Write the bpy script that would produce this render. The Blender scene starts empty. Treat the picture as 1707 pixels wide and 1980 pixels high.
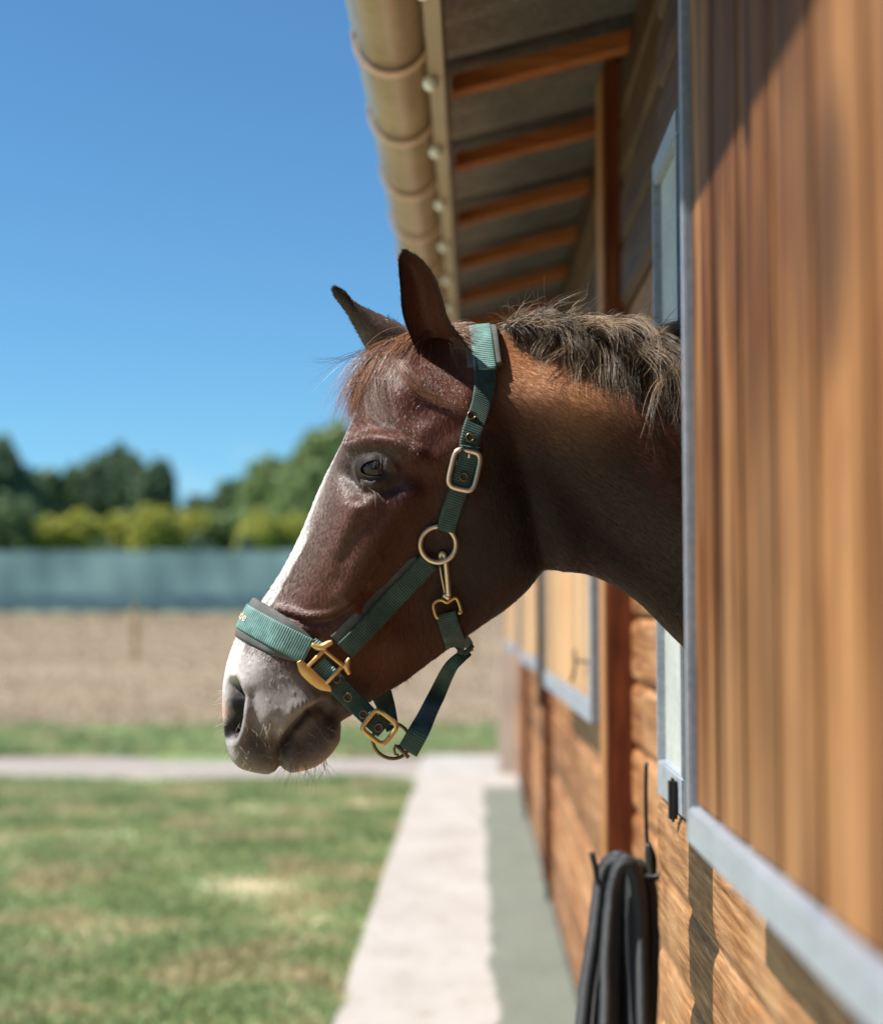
import bpy, bmesh, math, random
import numpy as np
from mathutils import Vector, Matrix
from mathutils.bvhtree import BVHTree
random.seed(7); RNG = np.random.default_rng(7)
S = bpy.context.scene
COL = S.collection
R = math.radians
# ------------------------------------------------------------------ camera
H = 1.35                                   # camera height
F = 3000.0                                 # focal length in photo pixels (photo 1707 x 1980)
cam_d = bpy.data.cameras.new('camera'); cam = bpy.data.objects.new('camera', cam_d); COL.objects.link(cam)
cam.location = (0, 0, H)
PITCH = math.atan(190 / F); YAW = math.atan(61.5 / F)
cam.rotation_euler = (math.pi / 2 + PITCH, 0, YAW)
cam_d.sensor_fit = 'VERTICAL'; cam_d.sensor_height = 36; cam_d.sensor_width = 31
cam_d.lens = F / 1980 * 36
cam_d.clip_start = 0.05; cam_d.clip_end = 2000
cam_d.dof.use_dof = True; cam_d.dof.focus_distance = 1.93; cam_d.dof.aperture_fstop = 2.5
S.camera = cam
# ------------------------------------------------------------------ sky and sun
SUN = Vector((1.0, 0.16, -1.6)).normalized()      # direction the light travels
W = bpy.data.worlds.new('World'); S.world = W; W.use_nodes = True
wn = W.node_tree.nodes; wl = W.node_tree.links
bg = wn['Background']
sky = wn.new('ShaderNodeTexSky'); sky.sky_type = 'NISHITA'; sky.sun_disc = False
sky.sun_elevation = math.asin(-SUN.z); sky.sun_rotation = math.atan2(-SUN.x, -SUN.y)
sky.air_density = 1.0; sky.dust_density = 0.0; sky.ozone_density = 2.0
wc = wn.new('ShaderNodeTexCoord'); wa = wn.new('ShaderNodeVectorMath'); wa.operation = 'ADD'; wa.inputs[1].default_value = (0, 0, .02)
wl.new(wc.outputs['Generated'], wa.inputs[0]); wl.new(wa.outputs[0], sky.inputs[0])
tm = wn.new('ShaderNodeMix'); tm.data_type = 'RGBA'; tm.blend_type = 'MULTIPLY'; tm.inputs[0].default_value = 1; tm.inputs[7].default_value = (.62, 1.03, 1.22, 1)
wl.new(sky.outputs[0], tm.inputs[6])
cm = wn.new('ShaderNodeMapping'); cm.inputs['Scale'].default_value = (3, 3, 9); wl.new(wc.outputs['Generated'], cm.inputs[0])
cn = wn.new('ShaderNodeTexNoise'); cn.inputs['Scale'].default_value = 1.6; cn.inputs['Detail'].default_value = 6; cn.inputs['Roughness'].default_value = .6; wl.new(cm.outputs[0], cn.inputs[0])
cr = wn.new('ShaderNodeValToRGB'); cr.color_ramp.elements[0].position = .56; cr.color_ramp.elements[0].color = (0, 0, 0, 1); cr.color_ramp.elements[1].position = .75; cr.color_ramp.elements[1].color = (.16, .16, .16, 1)
wl.new(cn.outputs[0], cr.inputs[0])
cmx = wn.new('ShaderNodeMix'); cmx.data_type = 'RGBA'; cmx.inputs[7].default_value = (7.5, 8.2, 9.0, 1)
sz = wn.new('ShaderNodeSeparateXYZ'); wl.new(wc.outputs['Generated'], sz.inputs[0])
mr = wn.new('ShaderNodeMapRange'); mr.interpolation_type = 'SMOOTHSTEP'; mr.inputs['From Min'].default_value = .07; mr.inputs['From Max'].default_value = .17; mr.inputs['To Min'].default_value = 1.8; mr.inputs['To Max'].default_value = 0
wl.new(sz.outputs['Z'], mr.inputs[0]); mu = wn.new('ShaderNodeMath'); mu.operation = 'MULTIPLY'; wl.new(cr.outputs[0], mu.inputs[0]); wl.new(mr.outputs[0], mu.inputs[1]); wl.new(mu.outputs[0], cmx.inputs[0]); wl.new(tm.outputs[2], cmx.inputs[6])
wl.new(cmx.outputs[2], bg.inputs[0]); bg.inputs[1].default_value = 0.062
sd = bpy.data.lights.new('sun', 'SUN'); sd.energy = 5.0; sd.angle = R(0.5); sd.color = (1.0, 0.95, 0.87)
so = bpy.data.objects.new('sun', sd); COL.objects.link(so); so.rotation_euler = SUN.to_track_quat('-Z', 'Y').to_euler()
S.view_settings.view_transform = 'Standard'; S.view_settings.look = 'None'
S.view_settings.exposure = 0.92; S.view_settings.gamma = 1; S.view_settings.use_curve_mapping = False
S.cycles.use_denoising = True
S.cycles.max_bounces = 6; S.cycles.sample_clamp_indirect = 4
# ------------------------------------------------------------------ pixel <-> space
Rm = np.array(Matrix.Rotation(YAW, 3, 'Z') @ Matrix.Rotation(math.pi / 2 + PITCH, 3, 'X'))
def ray(px, py):
    d = np.array([(px - 853.5) / F, -(py - 990) / F, -1.0]); return Rm @ d
def at(px, py, y):                          # the point seen at photo pixel (px, py) in the plane at depth y
    d = ray(px, py); return Vector((d * (y / d[1]) + np.array([0, 0, H])).tolist())
def atz(px, py, z=0.0):
    d = ray(px, py); return Vector((d * ((z - H) / d[2]) + np.array([0, 0, H])).tolist())
def proj(P):
    q = (np.asarray(P) - np.array([0, 0, H])) @ Rm
    return np.stack([853.5 - q[:, 0] / q[:, 2] * F, 990 + q[:, 1] / q[:, 2] * F], 1)
# ------------------------------------------------------------------ material helper
class NT:
    def __init__(s, name):
        s.m = bpy.data.materials.new(name); s.m.use_nodes = True
        s.t = s.m.node_tree; s.n = s.t.nodes; s.p = s.n['Principled BSDF']; s._co = None
    def new(s, t, **k):
        n = s.n.new(t)
        for a, b in k.items(): setattr(n, a, b)
        return n
    def link(s, a, b): s.t.links.new(a, b)
    def co(s, scale=(1, 1, 1), rot=(0, 0, 0), kind='Object', loc=(0, 0, 0)):
        c = s.new('ShaderNodeTexCoord'); m = s.new('ShaderNodeMapping')
        m.inputs['Scale'].default_value = scale; m.inputs['Rotation'].default_value = rot; m.inputs['Location'].default_value = loc
        s.link(c.outputs[kind], m.inputs['Vector']); return m.outputs[0]
    def noise(s, vec, scale=5, detail=4, rough=.55, dist=0):
        n = s.new('ShaderNodeTexNoise'); n.inputs['Scale'].default_value = scale; n.inputs['Detail'].default_value = detail
        n.inputs['Roughness'].default_value = rough; n.inputs['Distortion'].default_value = dist
        s.link(vec, n.inputs['Vector']); return n.outputs['Fac']
    def ramp(s, fac, stops):
        r = s.new('ShaderNodeValToRGB'); e = r.color_ramp.elements
        while len(e) < len(stops): e.new(.5)
        for i, (p, c) in enumerate(stops):
            e[i].position = p; e[i].color = (*c, 1) if len(c) == 3 else c
        s.link(fac, r.inputs[0]); return r.outputs[0]
    def mix(s, f, a, b, mode='MIX'):
        n = s.new('ShaderNodeMix', data_type='RGBA', blend_type=mode)
        for v, i in ((f, 0), (a, 6), (b, 7)):
            if hasattr(v, 'links') or isinstance(v, bpy.types.NodeSocket): s.link(v, n.inputs[i])
            elif i == 0: n.inputs[0].default_value = v
            else: n.inputs[i].default_value = (*v, 1)
        return n.outputs[2]
    def math(s, op, a, b=0.0, c=None):
        n = s.new('ShaderNodeMath', operation=op)
        for i, v in enumerate((a, b, c)):
            if v is None: continue
            if isinstance(v, bpy.types.NodeSocket): s.link(v, n.inputs[i])
            else: n.inputs[i].default_value = v
        return n.outputs[0]
    def base(s, c):
        if isinstance(c, bpy.types.NodeSocket): s.link(c, s.p.inputs['Base Color'])
        else: s.p.inputs['Base Color'].default_value = (*c, 1)
    def bump(s, h, strength=.3, dist=.01):
        b = s.new('ShaderNodeBump'); b.inputs['Strength'].default_value = strength; b.inputs['Distance'].default_value = dist
        s.link(h, b.inputs['Height']); s.link(b.outputs[0], s.p.inputs['Normal'])
    def set(s, **k):
        for a, b in k.items(): s.p.inputs[a.replace('_', ' ')].default_value = b
        return s
def wood(name, cols, axis='Y', scale=1.0, pitch=0.12, pvar=True, rough=.6, knots=True, off=0, bumpy=.25, kn=(.07, .12), kz=.9):
    t = NT(name)
    st = {'Y': (9, .55, 9), 'Z': (9, 9, .55), 'X': (.55, 9, 9)}[axis]
    v = t.co(tuple(a * scale for a in st), loc=(off, off, off))
    f1 = t.noise(v, 3.2, 6, .62, 1.2)
    v2 = t.co(tuple(a * scale * 4 for a in st), loc=(off + 3, 1, 2))
    f2 = t.noise(v2, 4, 3, .6, .3)
    v3 = t.co((scale, scale, scale)); big = t.noise(v3, 2.1, 3, .6)
    c = t.ramp(f1, [(.30, cols[0]), (.45, cols[1]), (.56, cols[2]), (.70, cols[3])])
    c = t.mix(t.math('MULTIPLY', t.ramp(f2, [(.45, (0, 0, 0)), (.62, (1, 1, 1))]), .55), c, cols[0])
    c = t.mix(t.ramp(big, [(.42, (0, 0, 0)), (.68, (1, 1, 1))]), c, t.mix(.5, c, cols[3]))
    if pvar:
        sp = t.new('ShaderNodeSeparateXYZ'); t.link(t.co(), sp.inputs[0])
        idx = t.math('FLOOR', t.math('DIVIDE', sp.outputs['Z' if axis != 'Z' else 'Y'], pitch))
        wn_ = t.new('ShaderNodeTexWhiteNoise', noise_dimensions='1D'); t.link(idx, wn_.inputs['W'])
        k = t.math('MULTIPLY_ADD', wn_.outputs[0], .5, .72)
        hs = t.new('ShaderNodeHueSaturation'); t.link(c, hs.inputs['Color']); t.link(k, hs.inputs['Value']); c = hs.outputs[0]
    if knots:
        kv = t.co((2.2, 3.2, kz) if axis == 'Z' else (5.5, .9, 5.5))
        vo = t.new('ShaderNodeTexVoronoi'); vo.inputs['Scale'].default_value = 1.3; t.link(kv, vo.inputs['Vector'])
        kf = t.ramp(vo.outputs['Distance'], [(.0, (1, 1, 1)), (kn[0], (.7, .7, .7)), (kn[1], (0, 0, 0))])
        c = t.mix(t.math('MULTIPLY', kf, .75), c, tuple(a * .45 for a in cols[0]))
    t.base(c); t.set(Roughness=rough); t.p.inputs['Specular IOR Level'].default_value = .2; t.bump(f2, bumpy, .004)
    return t.m
M = {}
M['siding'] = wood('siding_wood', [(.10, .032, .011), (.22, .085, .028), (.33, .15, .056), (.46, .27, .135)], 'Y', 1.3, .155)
M['eave_shade'] = wood('eave_shade_wood', [(.025, .011, .005), (.05, .023, .010), (.08, .038, .016), (.11, .055, .027)], 'Y', 1.3, .155)  # board wood darkened to carry the shade under the eaves
M['siding_near'] = wood('stall_front_wood', [(.08, .028, .008), (.21, .088, .028), (.33, .16, .062), (.47, .285, .15)], 'Y', 1.6, .118, knots=True, off=5, bumpy=.5)
M['door_wood'] = wood('door_plank_wood', [(.03, .010, .003), (.14, .046, .011), (.27, .105, .027), (.47, .255, .115)], 'Z', .62, .14, rough=.7, kn=(.13, .22), kz=1.5, off=2.3)
M['pale_wood'] = wood('pale_door_wood', [(.36, .18, .07), (.48, .27, .125), (.56, .35, .18), (.62, .43, .26)], 'Z', 1.0, .14)
M['post'] = wood('post_wood', [(.06, .012, .005), (.11, .025, .009), (.17, .042, .015), (.25, .08, .03)], 'Z', 1.0, 5, knots=False)
M['post_sunlit'] = wood('post_wood_sunlit', [(.22, .09, .03), (.33, .15, .05), (.42, .2, .08), (.5, .27, .12)], 'Z', 1.0, 5, knots=False)  # lighter sunlit copy of the post wood
M['rafter'] = wood('rafter_wood', [(.24, .06, .015), (.34, .10, .028), (.43, .14, .04), (.5, .19, .06)], 'X', 1.0, 5, knots=False)
M['corner'] = wood('corner_board_wood', [(.46, .38, .31), (.55, .47, .39), (.62, .54, .46), (.68, .6, .52)], 'Z', 1.0, 5, knots=False)
M['blocker_timber'] = wood('blocker_timber', [(.03, .018, .010), (.06, .035, .018), (.09, .05, .026), (.12, .07, .04)], 'Z', 1.0, .2, knots=False)
def galv(name, c0, c1, rough=.45, metal=.55):
    t = NT(name); f = t.noise(t.co(), 9, 5, .6); g = t.noise(t.co(), 90, 3, .6)
    c = t.ramp(f, [(.3, c0), (.7, c1)]); t.base(t.mix(.15, c, t.ramp(g, [(.3, (.1, .1, .1)), (.7, (.8, .8, .8))])))
    t.set(Metallic=metal, Roughness=rough); t.bump(g, .15, .002); return t.m
M['galv'] = galv('galvanised_steel', (.25, .285, .345), (.37, .415, .49), .42, .3)
M['sheet'] = galv('pale_sheet_metal', (.33, .35, .33), (.43, .45, .42), .6, .0)
M['roofing'] = galv('roof_sheet_metal', (.11, .10, .085), (.20, .18, .15), .34, .5)
t = NT('gutter_metal'); f = t.noise(t.co(), 6, 5, .65); g = t.noise(t.co((1, 1, 1)), 30, 3)
t.base(t.mix(t.ramp(g, [(.55, (0, 0, 0)), (.75, (.6, .6, .6))]), t.ramp(f, [(.3, (.36, .25, .155)), (.7, (.50, .37, .25))]), (.3, .2, .12)))
t.set(Metallic=.25, Roughness=.38); M['gutter'] = t.m
t = NT('gutter_bead_metal'); t.base((.55, .6, .66)); t.set(Metallic=.6, Roughness=.3); M['bead'] = t.m
t = NT('bracket_metal'); t.base((.72, .50, .38)); t.set(Metallic=.1, Roughness=.45); M['bracket'] = t.m
t = NT('fascia_paint'); f = t.noise(t.co((1, .3, 1)), 10, 4); t.base(t.ramp(f, [(.3, (.34, .25, .16)), (.7, (.44, .33, .22))])); t.set(Roughness=.5); M['fascia'] = t.m
t = NT('bolt_zinc'); t.base((.85, .83, .8)); t.set(Metallic=.2, Roughness=.35); M['zinc'] = t.m
t = NT('dark_interior'); f = t.noise(t.co(), 3, 4); t.base(t.ramp(f, [(.3, (.05, .04, .03)), (.7, (.09, .07, .05))])); t.set(Roughness=.9); M['dark'] = t.m
t = NT('black_iron'); t.base((.03, .03, .03)); t.set(Metallic=.6, Roughness=.5); M['iron'] = t.m
# ------------------------------------------------------------------ mesh helpers
def mesh(name, V, Fc, mat, parent=None, smooth=False, attrs=None):
    me = bpy.data.meshes.new(name); me.from_pydata([tuple(v) for v in V], [], [tuple(f) for f in Fc]); me.validate(); me.update()
    if smooth:
        for p in me.polygons: p.use_smooth = True
    o = bpy.data.objects.new(name, me); COL.objects.link(o)
    if mat: me.materials.append(mat)
    if parent: o.parent = parent
    return o
class MB:
    def __init__(s): s.V = []; s.F = []; s.U = []
    def add(s, V, Fc):
        b = len(s.V); s.V += [Vector(v) for v in V]; s.F += [[i + b for i in f] for f in Fc]; return s
    def box(s, x0, x1, y0, y1, z0, z1, bev=0):
        if bev <= 0:
            V = [(x, y, z) for x in (x0, x1) for y in (y0, y1) for z in (z0, z1)]
            return s.add(V, [(0, 1, 3, 2), (4, 6, 7, 5), (0, 4, 5, 1), (2, 3, 7, 6), (0, 2, 6, 4), (1, 5, 7, 3)])
        bm = bmesh.new(); bmesh.ops.create_cube(bm, size=1)
        for v in bm.verts: v.co = Vector(((x0 + x1) / 2 + v.co.x * (x1 - x0), (y0 + y1) / 2 + v.co.y * (y1 - y0), (z0 + z1) / 2 + v.co.z * (z1 - z0)))
        bmesh.ops.bevel(bm, geom=bm.edges[:], offset=bev, segments=2, affect='EDGES')
        bm.verts.index_update(); s.add([v.co.copy() for v in bm.verts], [[v.index for v in f.verts] for f in bm.faces]); bm.free(); return s
    def tube(s, pts, r, n=10, closed=False, cap=True, flat=1.0, ref=None):
        pts = [Vector(p) for p in pts]; m = len(pts); rr = r if hasattr(r, '__len__') else [r] * m
        V = []; prev = None
        for i, p in enumerate(pts):
            if closed: tg = pts[(i + 1) % m] - pts[i - 1]
            else: tg = pts[min(i + 1, m - 1)] - pts[max(i - 1, 0)]
            tg.normalize()
            if prev is None:
                a = ref or (Vector((0, 1, 0)) if abs(tg.y) < .9 else Vector((1, 0, 0)))
                u = (a - tg * a.dot(tg)).normalized()
            else: u = (prev - tg * prev.dot(tg)).normalized()
            prev = u; w = tg.cross(u)
            for k in range(n):
                an = 2 * math.pi * k / n; V.append(p + (u * math.cos(an) * flat + w * math.sin(an)) * rr[i])
        Fc = []
        for i in range(m if closed else m - 1):
            j = (i + 1) % m
            for k in range(n): Fc.append((i * n + k, i * n + (k + 1) % n, j * n + (k + 1) % n, j * n + k))
        if cap and not closed: Fc += [list(range(n))[::-1], [(m - 1) * n + k for k in range(n)]]
        return s.add(V, Fc)
    def build(s, name, mat, parent=None, smooth=False):
        o = mesh(name, s.V, s.F, mat, parent, smooth)
        bm = bmesh.new(); bm.from_mesh(o.data); bmesh.ops.recalc_face_normals(bm, faces=bm.faces); bm.to_mesh(o.data); bm.free()
        return o
def tag(o, label=None, cat=None, group=None, kind=None):
    if label: o['label'] = label
    if cat: o['category'] = cat
    if group: o['group'] = group
    if kind: o['kind'] = kind
    return o
def empty(name, loc=(0, 0, 0)):
    o = bpy.data.objects.new(name, None); COL.objects.link(o); o.location = loc; o.empty_display_size = .2; return o
def reparent(o, root):                       # keep world placement when the root is away from the origin
    o.parent = root; o.matrix_parent_inverse = Matrix.Translation(-Vector(root.location)); return o
def spline(pts, n):                          # Catmull-Rom through points, n samples
    P = [np.array(p, float) for p in pts]; P = [2 * P[0] - P[1]] + P + [2 * P[-1] - P[-2]]
    out = []
    for i in range(n):
        u = i / (n - 1) * (len(P) - 3); k = min(int(u), len(P) - 4); t_ = u - k
        a, b, c, d = P[k:k + 4]
        out.append(.5 * ((2 * b) + (-a + c) * t_ + (2 * a - 5 * b + 4 * c - d) * t_ ** 2 + (-a + 3 * b - 3 * c + d) * t_ ** 3))
    return out
# ================================================================== GROUND
def gz(y):                                   # the field rises gently beyond the track
    t_ = min(max((y - 17) / 33, 0), 1); return 1.23 * (t_ * t_ * (3 - 2 * t_))
def sheet(name, x0, x1, y0, y1, dz, mat, nx=6, ny=40, wob=0, base=True, parent=None):
    V = []; rnd = random.Random(name)
    ph = [rnd.random() * 6 for _ in range(4)]
    for j in range(ny + 1):
        y = y0 + (y1 - y0) * j / ny
        for i in range(nx + 1):
            x = x0 + (x1 - x0) * i / nx; yy = y
            if wob and j in (0, ny): yy += wob * (math.sin(x * 1.7 + ph[0]) + .6 * math.sin(x * 4.3 + ph[1]))
            V.append((x, yy, (gz(yy) if base else 0) + dz))
    Fc = [(j * (nx + 1) + i, j * (nx + 1) + i + 1, (j + 1) * (nx + 1) + i + 1, (j + 1) * (nx + 1) + i) for j in range(ny) for i in range(nx)]
    return mesh(name, V, Fc, mat, parent, True)
t = NT('grass_ground'); a = t.noise(t.co(), 2.3, 6, .7); b = t.noise(t.co(), 14, 4, .7)
c = t.ramp(a, [(.38, (.15, .21, .08)), (.48, (.23, .27, .13)), (.54, (.36, .29, .18)), (.66, (.46, .36, .25))])
t.base(t.mix(t.ramp(b, [(.4, (0, 0, 0)), (.7, (.6, .6, .6))]), c, (.34, .36, .2))); t.set(Roughness=.95); t.bump(b, .6, .03); M['lawn'] = t.m
t = NT('dry_field'); a = t.noise(t.co((.25, .4, 1)), .9, 5, .6); b = t.noise(t.co(), 7, 4, .7)
c = t.ramp(a, [(.3, (.20, .15, .10)), (.5, (.24, .18, .12)), (.7, (.28, .215, .145))])
t.base(t.mix(t.ramp(b, [(.45, (0, 0, 0)), (.75, (.7, .7, .7))]), c, (.24, .19, .13))); t.set(Roughness=1); t.bump(b, .3, .03); M['dry'] = t.m
t = NT('gravel_track'); a = t.noise(t.co(), 2.5, 5, .6); b = t.noise(t.co(), 40, 3, .7)
t.base(t.mix(.5, t.ramp(a, [(.35, (.22, .185, .165)), (.65, (.32, .28, .255))]), t.ramp(b, [(.35, (.17, .15, .135)), (.65, (.38, .34, .32))]))); t.set(Roughness=.95); t.bump(b, .5, .02); M['track'] = t.m
t = NT('verge_grass'); a = t.noise(t.co(), 3, 5, .7); t.base(t.ramp(a, [(.35, (.10, .20, .06)), (.6, (.20, .30, .10)), (.75, (.36, .30, .18))])); t.set(Roughness=1); t.bump(a, .6, .05); M['verge'] = t.m
g = tag(sheet('ground', -120, 120, -120, 50, 0, M['dry'], 12, 170), kind='structure')
g2 = tag(sheet('far_ground', -900, 900, 49.9, 1500, -.02, M['verge'], 12, 20), kind='structure')
for v in g2.data.vertices: v.co.z = 1.21
PX = -.45                                    # outer edge of the path
tag(sheet('lawn', -20, PX + .03, -30, 12.5, .012, M['lawn'], 20, 60, .18), kind='structure')
tag(sheet('gravel_track', -40, 12, 12.2, 14.25, .006, M['track'], 60, 6, .12), kind='structure')
tag(sheet('grass_verge', -40, 12, 14.2, 17.8, .010, M['verge'], 60, 10, .3), kind='structure')
# concrete path with a damp, irregular strip along the wall
t = NT('path_concrete')
tc = t.co(); sp = t.new('ShaderNodeSeparateXYZ'); t.link(tc, sp.inputs[0])
a = t.noise(t.co((1, .6, 1)), 3.5, 5, .6); b = t.noise(t.co(), 160, 2, .6); e = t.noise(t.co((.01, 1, 1)), 1.6, 4, .6)
dry = t.mix(.35, t.ramp(a, [(.3, (.26, .235, .21)), (.5, (.33, .31, .29)), (.7, (.37, .355, .335))]), t.ramp(b, [(.3, (.24, .21, .19)), (.7, (.46, .43, .41))]))
wet = t.mix(.25, t.ramp(a, [(.3, (.10, .115, .09)), (.7, (.14, .155, .125))]), t.ramp(b, [(.3, (.10, .11, .09)), (.7, (.22, .235, .20))]))
edge = t.math('ADD', sp.outputs['X'], t.math('MULTIPLY_ADD', e, .14, -.07))
mk = t.math('MULTIPLY_ADD', t.math('SUBTRACT', edge, .068), 60, .5)
ym = t.math('MULTIPLY_ADD', t.math('SUBTRACT', 11.7, sp.outputs['Y']), 3, .5)
cl = t.new('ShaderNodeClamp'); t.link(mk, cl.inputs[0]); cl2 = t.new('ShaderNodeClamp'); t.link(ym, cl2.inputs[0])
t.base(t.mix(t.math('MULTIPLY', cl.outputs[0], cl2.outputs[0]), dry, wet)); t.set(Roughness=.85); t.bump(b, .3, .004)
pb = MB(); pb.box(PX, 1.2, -15, 14.25, -.2, .035, 0)
p_ = tag(pb.build('path', t.m), kind='structure')
# ================================================================== STABLE
XW, XF = .355, .285                          # far wall plane, projecting stall-front plane
stable = tag(empty('stable', (XW, 0, 0)), 'long timber stable with metal eaves, framed stall doors and board walls beside the path', 'stable')
def sp_(o): return reparent(o, stable)
def siding(x, y0, y1, z0, z1, pitch, depth=.035, groove=.012, back=.05):
    b = MB(); n = max(1, round((z1 - z0) / pitch)); p = (z1 - z0) / n
    prof = []
    for i in range(n):
        a = z0 + i * p
        prof += [(x + groove, a), (x + groove, a + .005), (x + .002, a + .016), (x, a + .03), (x, a + p - .022), (x + .002, a + p - .01), (x + groove, a + p - .0005)]
    V = [(px_, y0, pz) for px_, pz in prof] + [(px_, y1, pz) for px_, pz in prof]
    m = len(prof); V += [(x + back, y0, z0), (x + back, y0, z1), (x + back, y1, z0), (x + back, y1, z1)]
    Fc = [(i, i + 1, m + i + 1, m + i) for i in range(m - 1)]
    Fc += [list(range(m)) + [2 * m + 1, 2 * m], list(range(m, 2 * m)) + [2 * m + 3, 2 * m + 2], (2 * m, 2 * m + 1, 2 * m + 3, 2 * m + 2), (m - 1, 2 * m - 1, 2 * m + 3, 2 * m + 1), (0, m, 2 * m + 2, 2 * m)]
    return b.add(V, Fc)
# far walls: full-height board wall with sills at 1.07 where shutters stand
b = siding(XW, 2.5, 12.7, .04, 2.62, .143)
sp_(b.build('wall', M['siding']))
b = siding(XW - .02, 2.46, 12.62, 2.03, 2.60, .143, back=.018); sp_(b.build('eave_shade_boards', M['eave_shade']))  # dark boards added over the wall for the eave shade
# end wall and interior shell
b = MB(); b.box(XW + .05, 4.2, 12.6, 12.7, .04, 2.6); b.box(4.1, 4.2, -9, 12.6, .04, 2.9); b.box(XW + .05, 4.1, -9.1, -9, .04, 2.6)
sp_(b.build('rear_wall', M['dark']))
b = MB(); b.box(XW + .1, 4.1, 2.62, 2.68, .04, 2.6); b.box(XW + .1, 4.1, .9, .96, .04, 2.6)
sp_(b.build('partition', M['dark']))
b = MB(); b.box(XF + .06, 4.1, -3, 12.6, .0, .05)
sp_(b.build('stall_floor', M['dark']))
# projecting stall front below the opening, then beside and above it
ZS = H - XF * 345 / 345
b = siding(XF, -9, 2.44, .04, ZS - .005, .118, groove=.006, back=.07); sp_(b.build('lower_door', M['siding_near']))
b = MB(); b.box(XF, XF + .06, 2.02, 2.44, ZS + .001, 2.29, 0)
b = MB()   # framed pale sheet panel, far side of the opening
fw = .035
b.box(XF, XF + .03, 2.15, 2.44, ZS, ZS + .055, .003); b.box(XF, XF + .03, 2.425, 2.44, ZS + .055, 2.058, .002); b.box(XF, XF + .03, 2.15, 2.425, 2.02, 2.058, .003)
b.box(XF, XF + .03, 2.15, 2.165, ZS + .055, 2.02, .002)
fr = sp_(b.build('panel_frame', M['galv']))
b = MB(); b.box(XF + .012, XF + .02, 2.165, 2.425, ZS + .055, 2.02); pn = b.build('panel', M['sheet']); reparent(pn, fr); pn.matrix_parent_inverse = Matrix()
b = MB(); b.box(XF - .012, XF - .001, 2.19, 2.215, ZS - .01, ZS + .05, .004); sp_(b.build('latch_plate', M['iron']))
b = MB(); b.box(XF + .001, XF + .06, -9, .9, ZS, 2.55); sp_(b.build('stall_front', M['dark']))
b = siding(XF + .01, -9, 2.44, 2.062, 2.62, .118); sp_(b.build('lintel_boards', M['eave_shade']))  # eave shade put into the colour of these boards too
b = MB(); b.box(XF + .03, XF + .069, -.4, 2.43, 2.30, 2.60); 
# open top door in the foreground, folded back nearly flat
DX, DY1 = .2075, 1.537
ang = math.atan2(.247 * .2075 / .229 - .2075, 0.6)
def door_leaf(y0, y1, x_far, x_near, z0, z1, frame_m, wood_m, name, fw=.022, th=.035):
    L = math.hypot(y1 - y0, x_near - x_far); a = math.atan2(x_near - x_far, y1 - y0)
    root = empty(name, (x_far, y1, z0)); root.rotation_euler = (0, 0, a)
    # local: y runs from 0 (far edge) to -L (near edge); x 0 is the outer face
    f = MB(); h = z1 - z0
    f.box(0, th, -fw * .45, 0, 0, h, .002); f.box(0, th, -L, -L + fw, 0, h, .002)
    f.box(0, th, -L + fw, -fw * .45, 0, fw, .002); f.box(0, th, -L + fw, -fw * .45, h - fw, h, .002)
    fo = f.build('door_frame', frame_m, root)
    w = MB(); n = max(3, round(L / .14)); s = (L - fw * 1.45) / n
    for i in range(n):
        ya = -fw * .45 - s * (i + 1)
        w.box(.008, th - .006, ya + .003, ya + s - .003, fw, h - fw, .004)
    w.build('door_boards', wood_m, root)
    return root, L, a
def add_part(root):
    inv = stable.matrix_world.inverted(); root.parent = stable; root.matrix_parent_inverse = Matrix.Translation(-Vector(stable.location))
dr, L, a = door_leaf(.42, DY1, DX, DX + .006, H - DX * 440 / 405, 2.42, M['galv'], M['door_wood'], 'stall_door', fw=.036)
add_part(dr)
# further stall doors, posts
def post(y, w, xo, m=M['post'], z1=2.62):
    b = MB(); b.box(xo, XW + .02, y, y + w, .12, z1, .003); o = b.build('post', m); sp_(o)
    q = MB(); q.box(xo + .012, XW + .02, y + .02, y + w - .02, .035, .12, .002); so_ = q.build('post_shoe', M['iron']); so_.parent = o
    return o
post(3.51, .16, .302)
b = MB(); b.box(.2965, .3015, 3.53, 3.67, .12, 2.6, .001); sp_(b.build('post_sunlit_side', M['post_sunlit'])); post(7.1, .14, .318); post(9.9, .14, .312)  # lighter strip added as the sunlit side of the first post
dl, _, _ = door_leaf(3.70, 5.59, .25, .277, 1.08, 1.98, M['galv'], M['pale_wood'], 'stall_door', fw=.055, th=.04); add_part(dl)
hk = MB(); hk.tube([at(1163, 1281, 3.75), at(1112, 1278, 3.95)], .004, 6); hk.tube(spline([at(1110, 1256, 3.95), at(1112, 1278, 3.95), at(1110, 1300, 3.95), at(1103, 1318, 3.95)], 8), .004, 6)
hk.build('door_hook', M['iron'], dl); dl.children[-1].matrix_parent_inverse = dl.matrix_basis.inverted() @ Matrix()
dl2, _, _ = door_leaf(7.3, 8.9, .26, .30, 1.06, 1.98, M['galv'], M['pale_wood'], 'stall_door', fw=.06, th=.04); add_part(dl2)
dl3, _, _ = door_leaf(10.1, 11.9, .23, .28, 1.06, 1.98, M['galv'], M['pale_wood'], 'stall_door', fw=.06, th=.04); add_part(dl3)
b = MB(); b.box(.20, .36, 12.62, 12.72, .04, 2.5, .004); sp_(b.build('corner_board', M['corner']))
# solid dark boxes standing in for the shaded gaps beside the shutters
b = MB(); b.box(.232, .25, 5.62, 5.72, 1.0, 1.98, .003); sp_(b.build('gap_shade', M['iron']))
b = MB(); b.box(.345, XW + .001, 5.7, 6.9, 1.07, 2.05); sp_(b.build('dark_opening', M['dark']))
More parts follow.
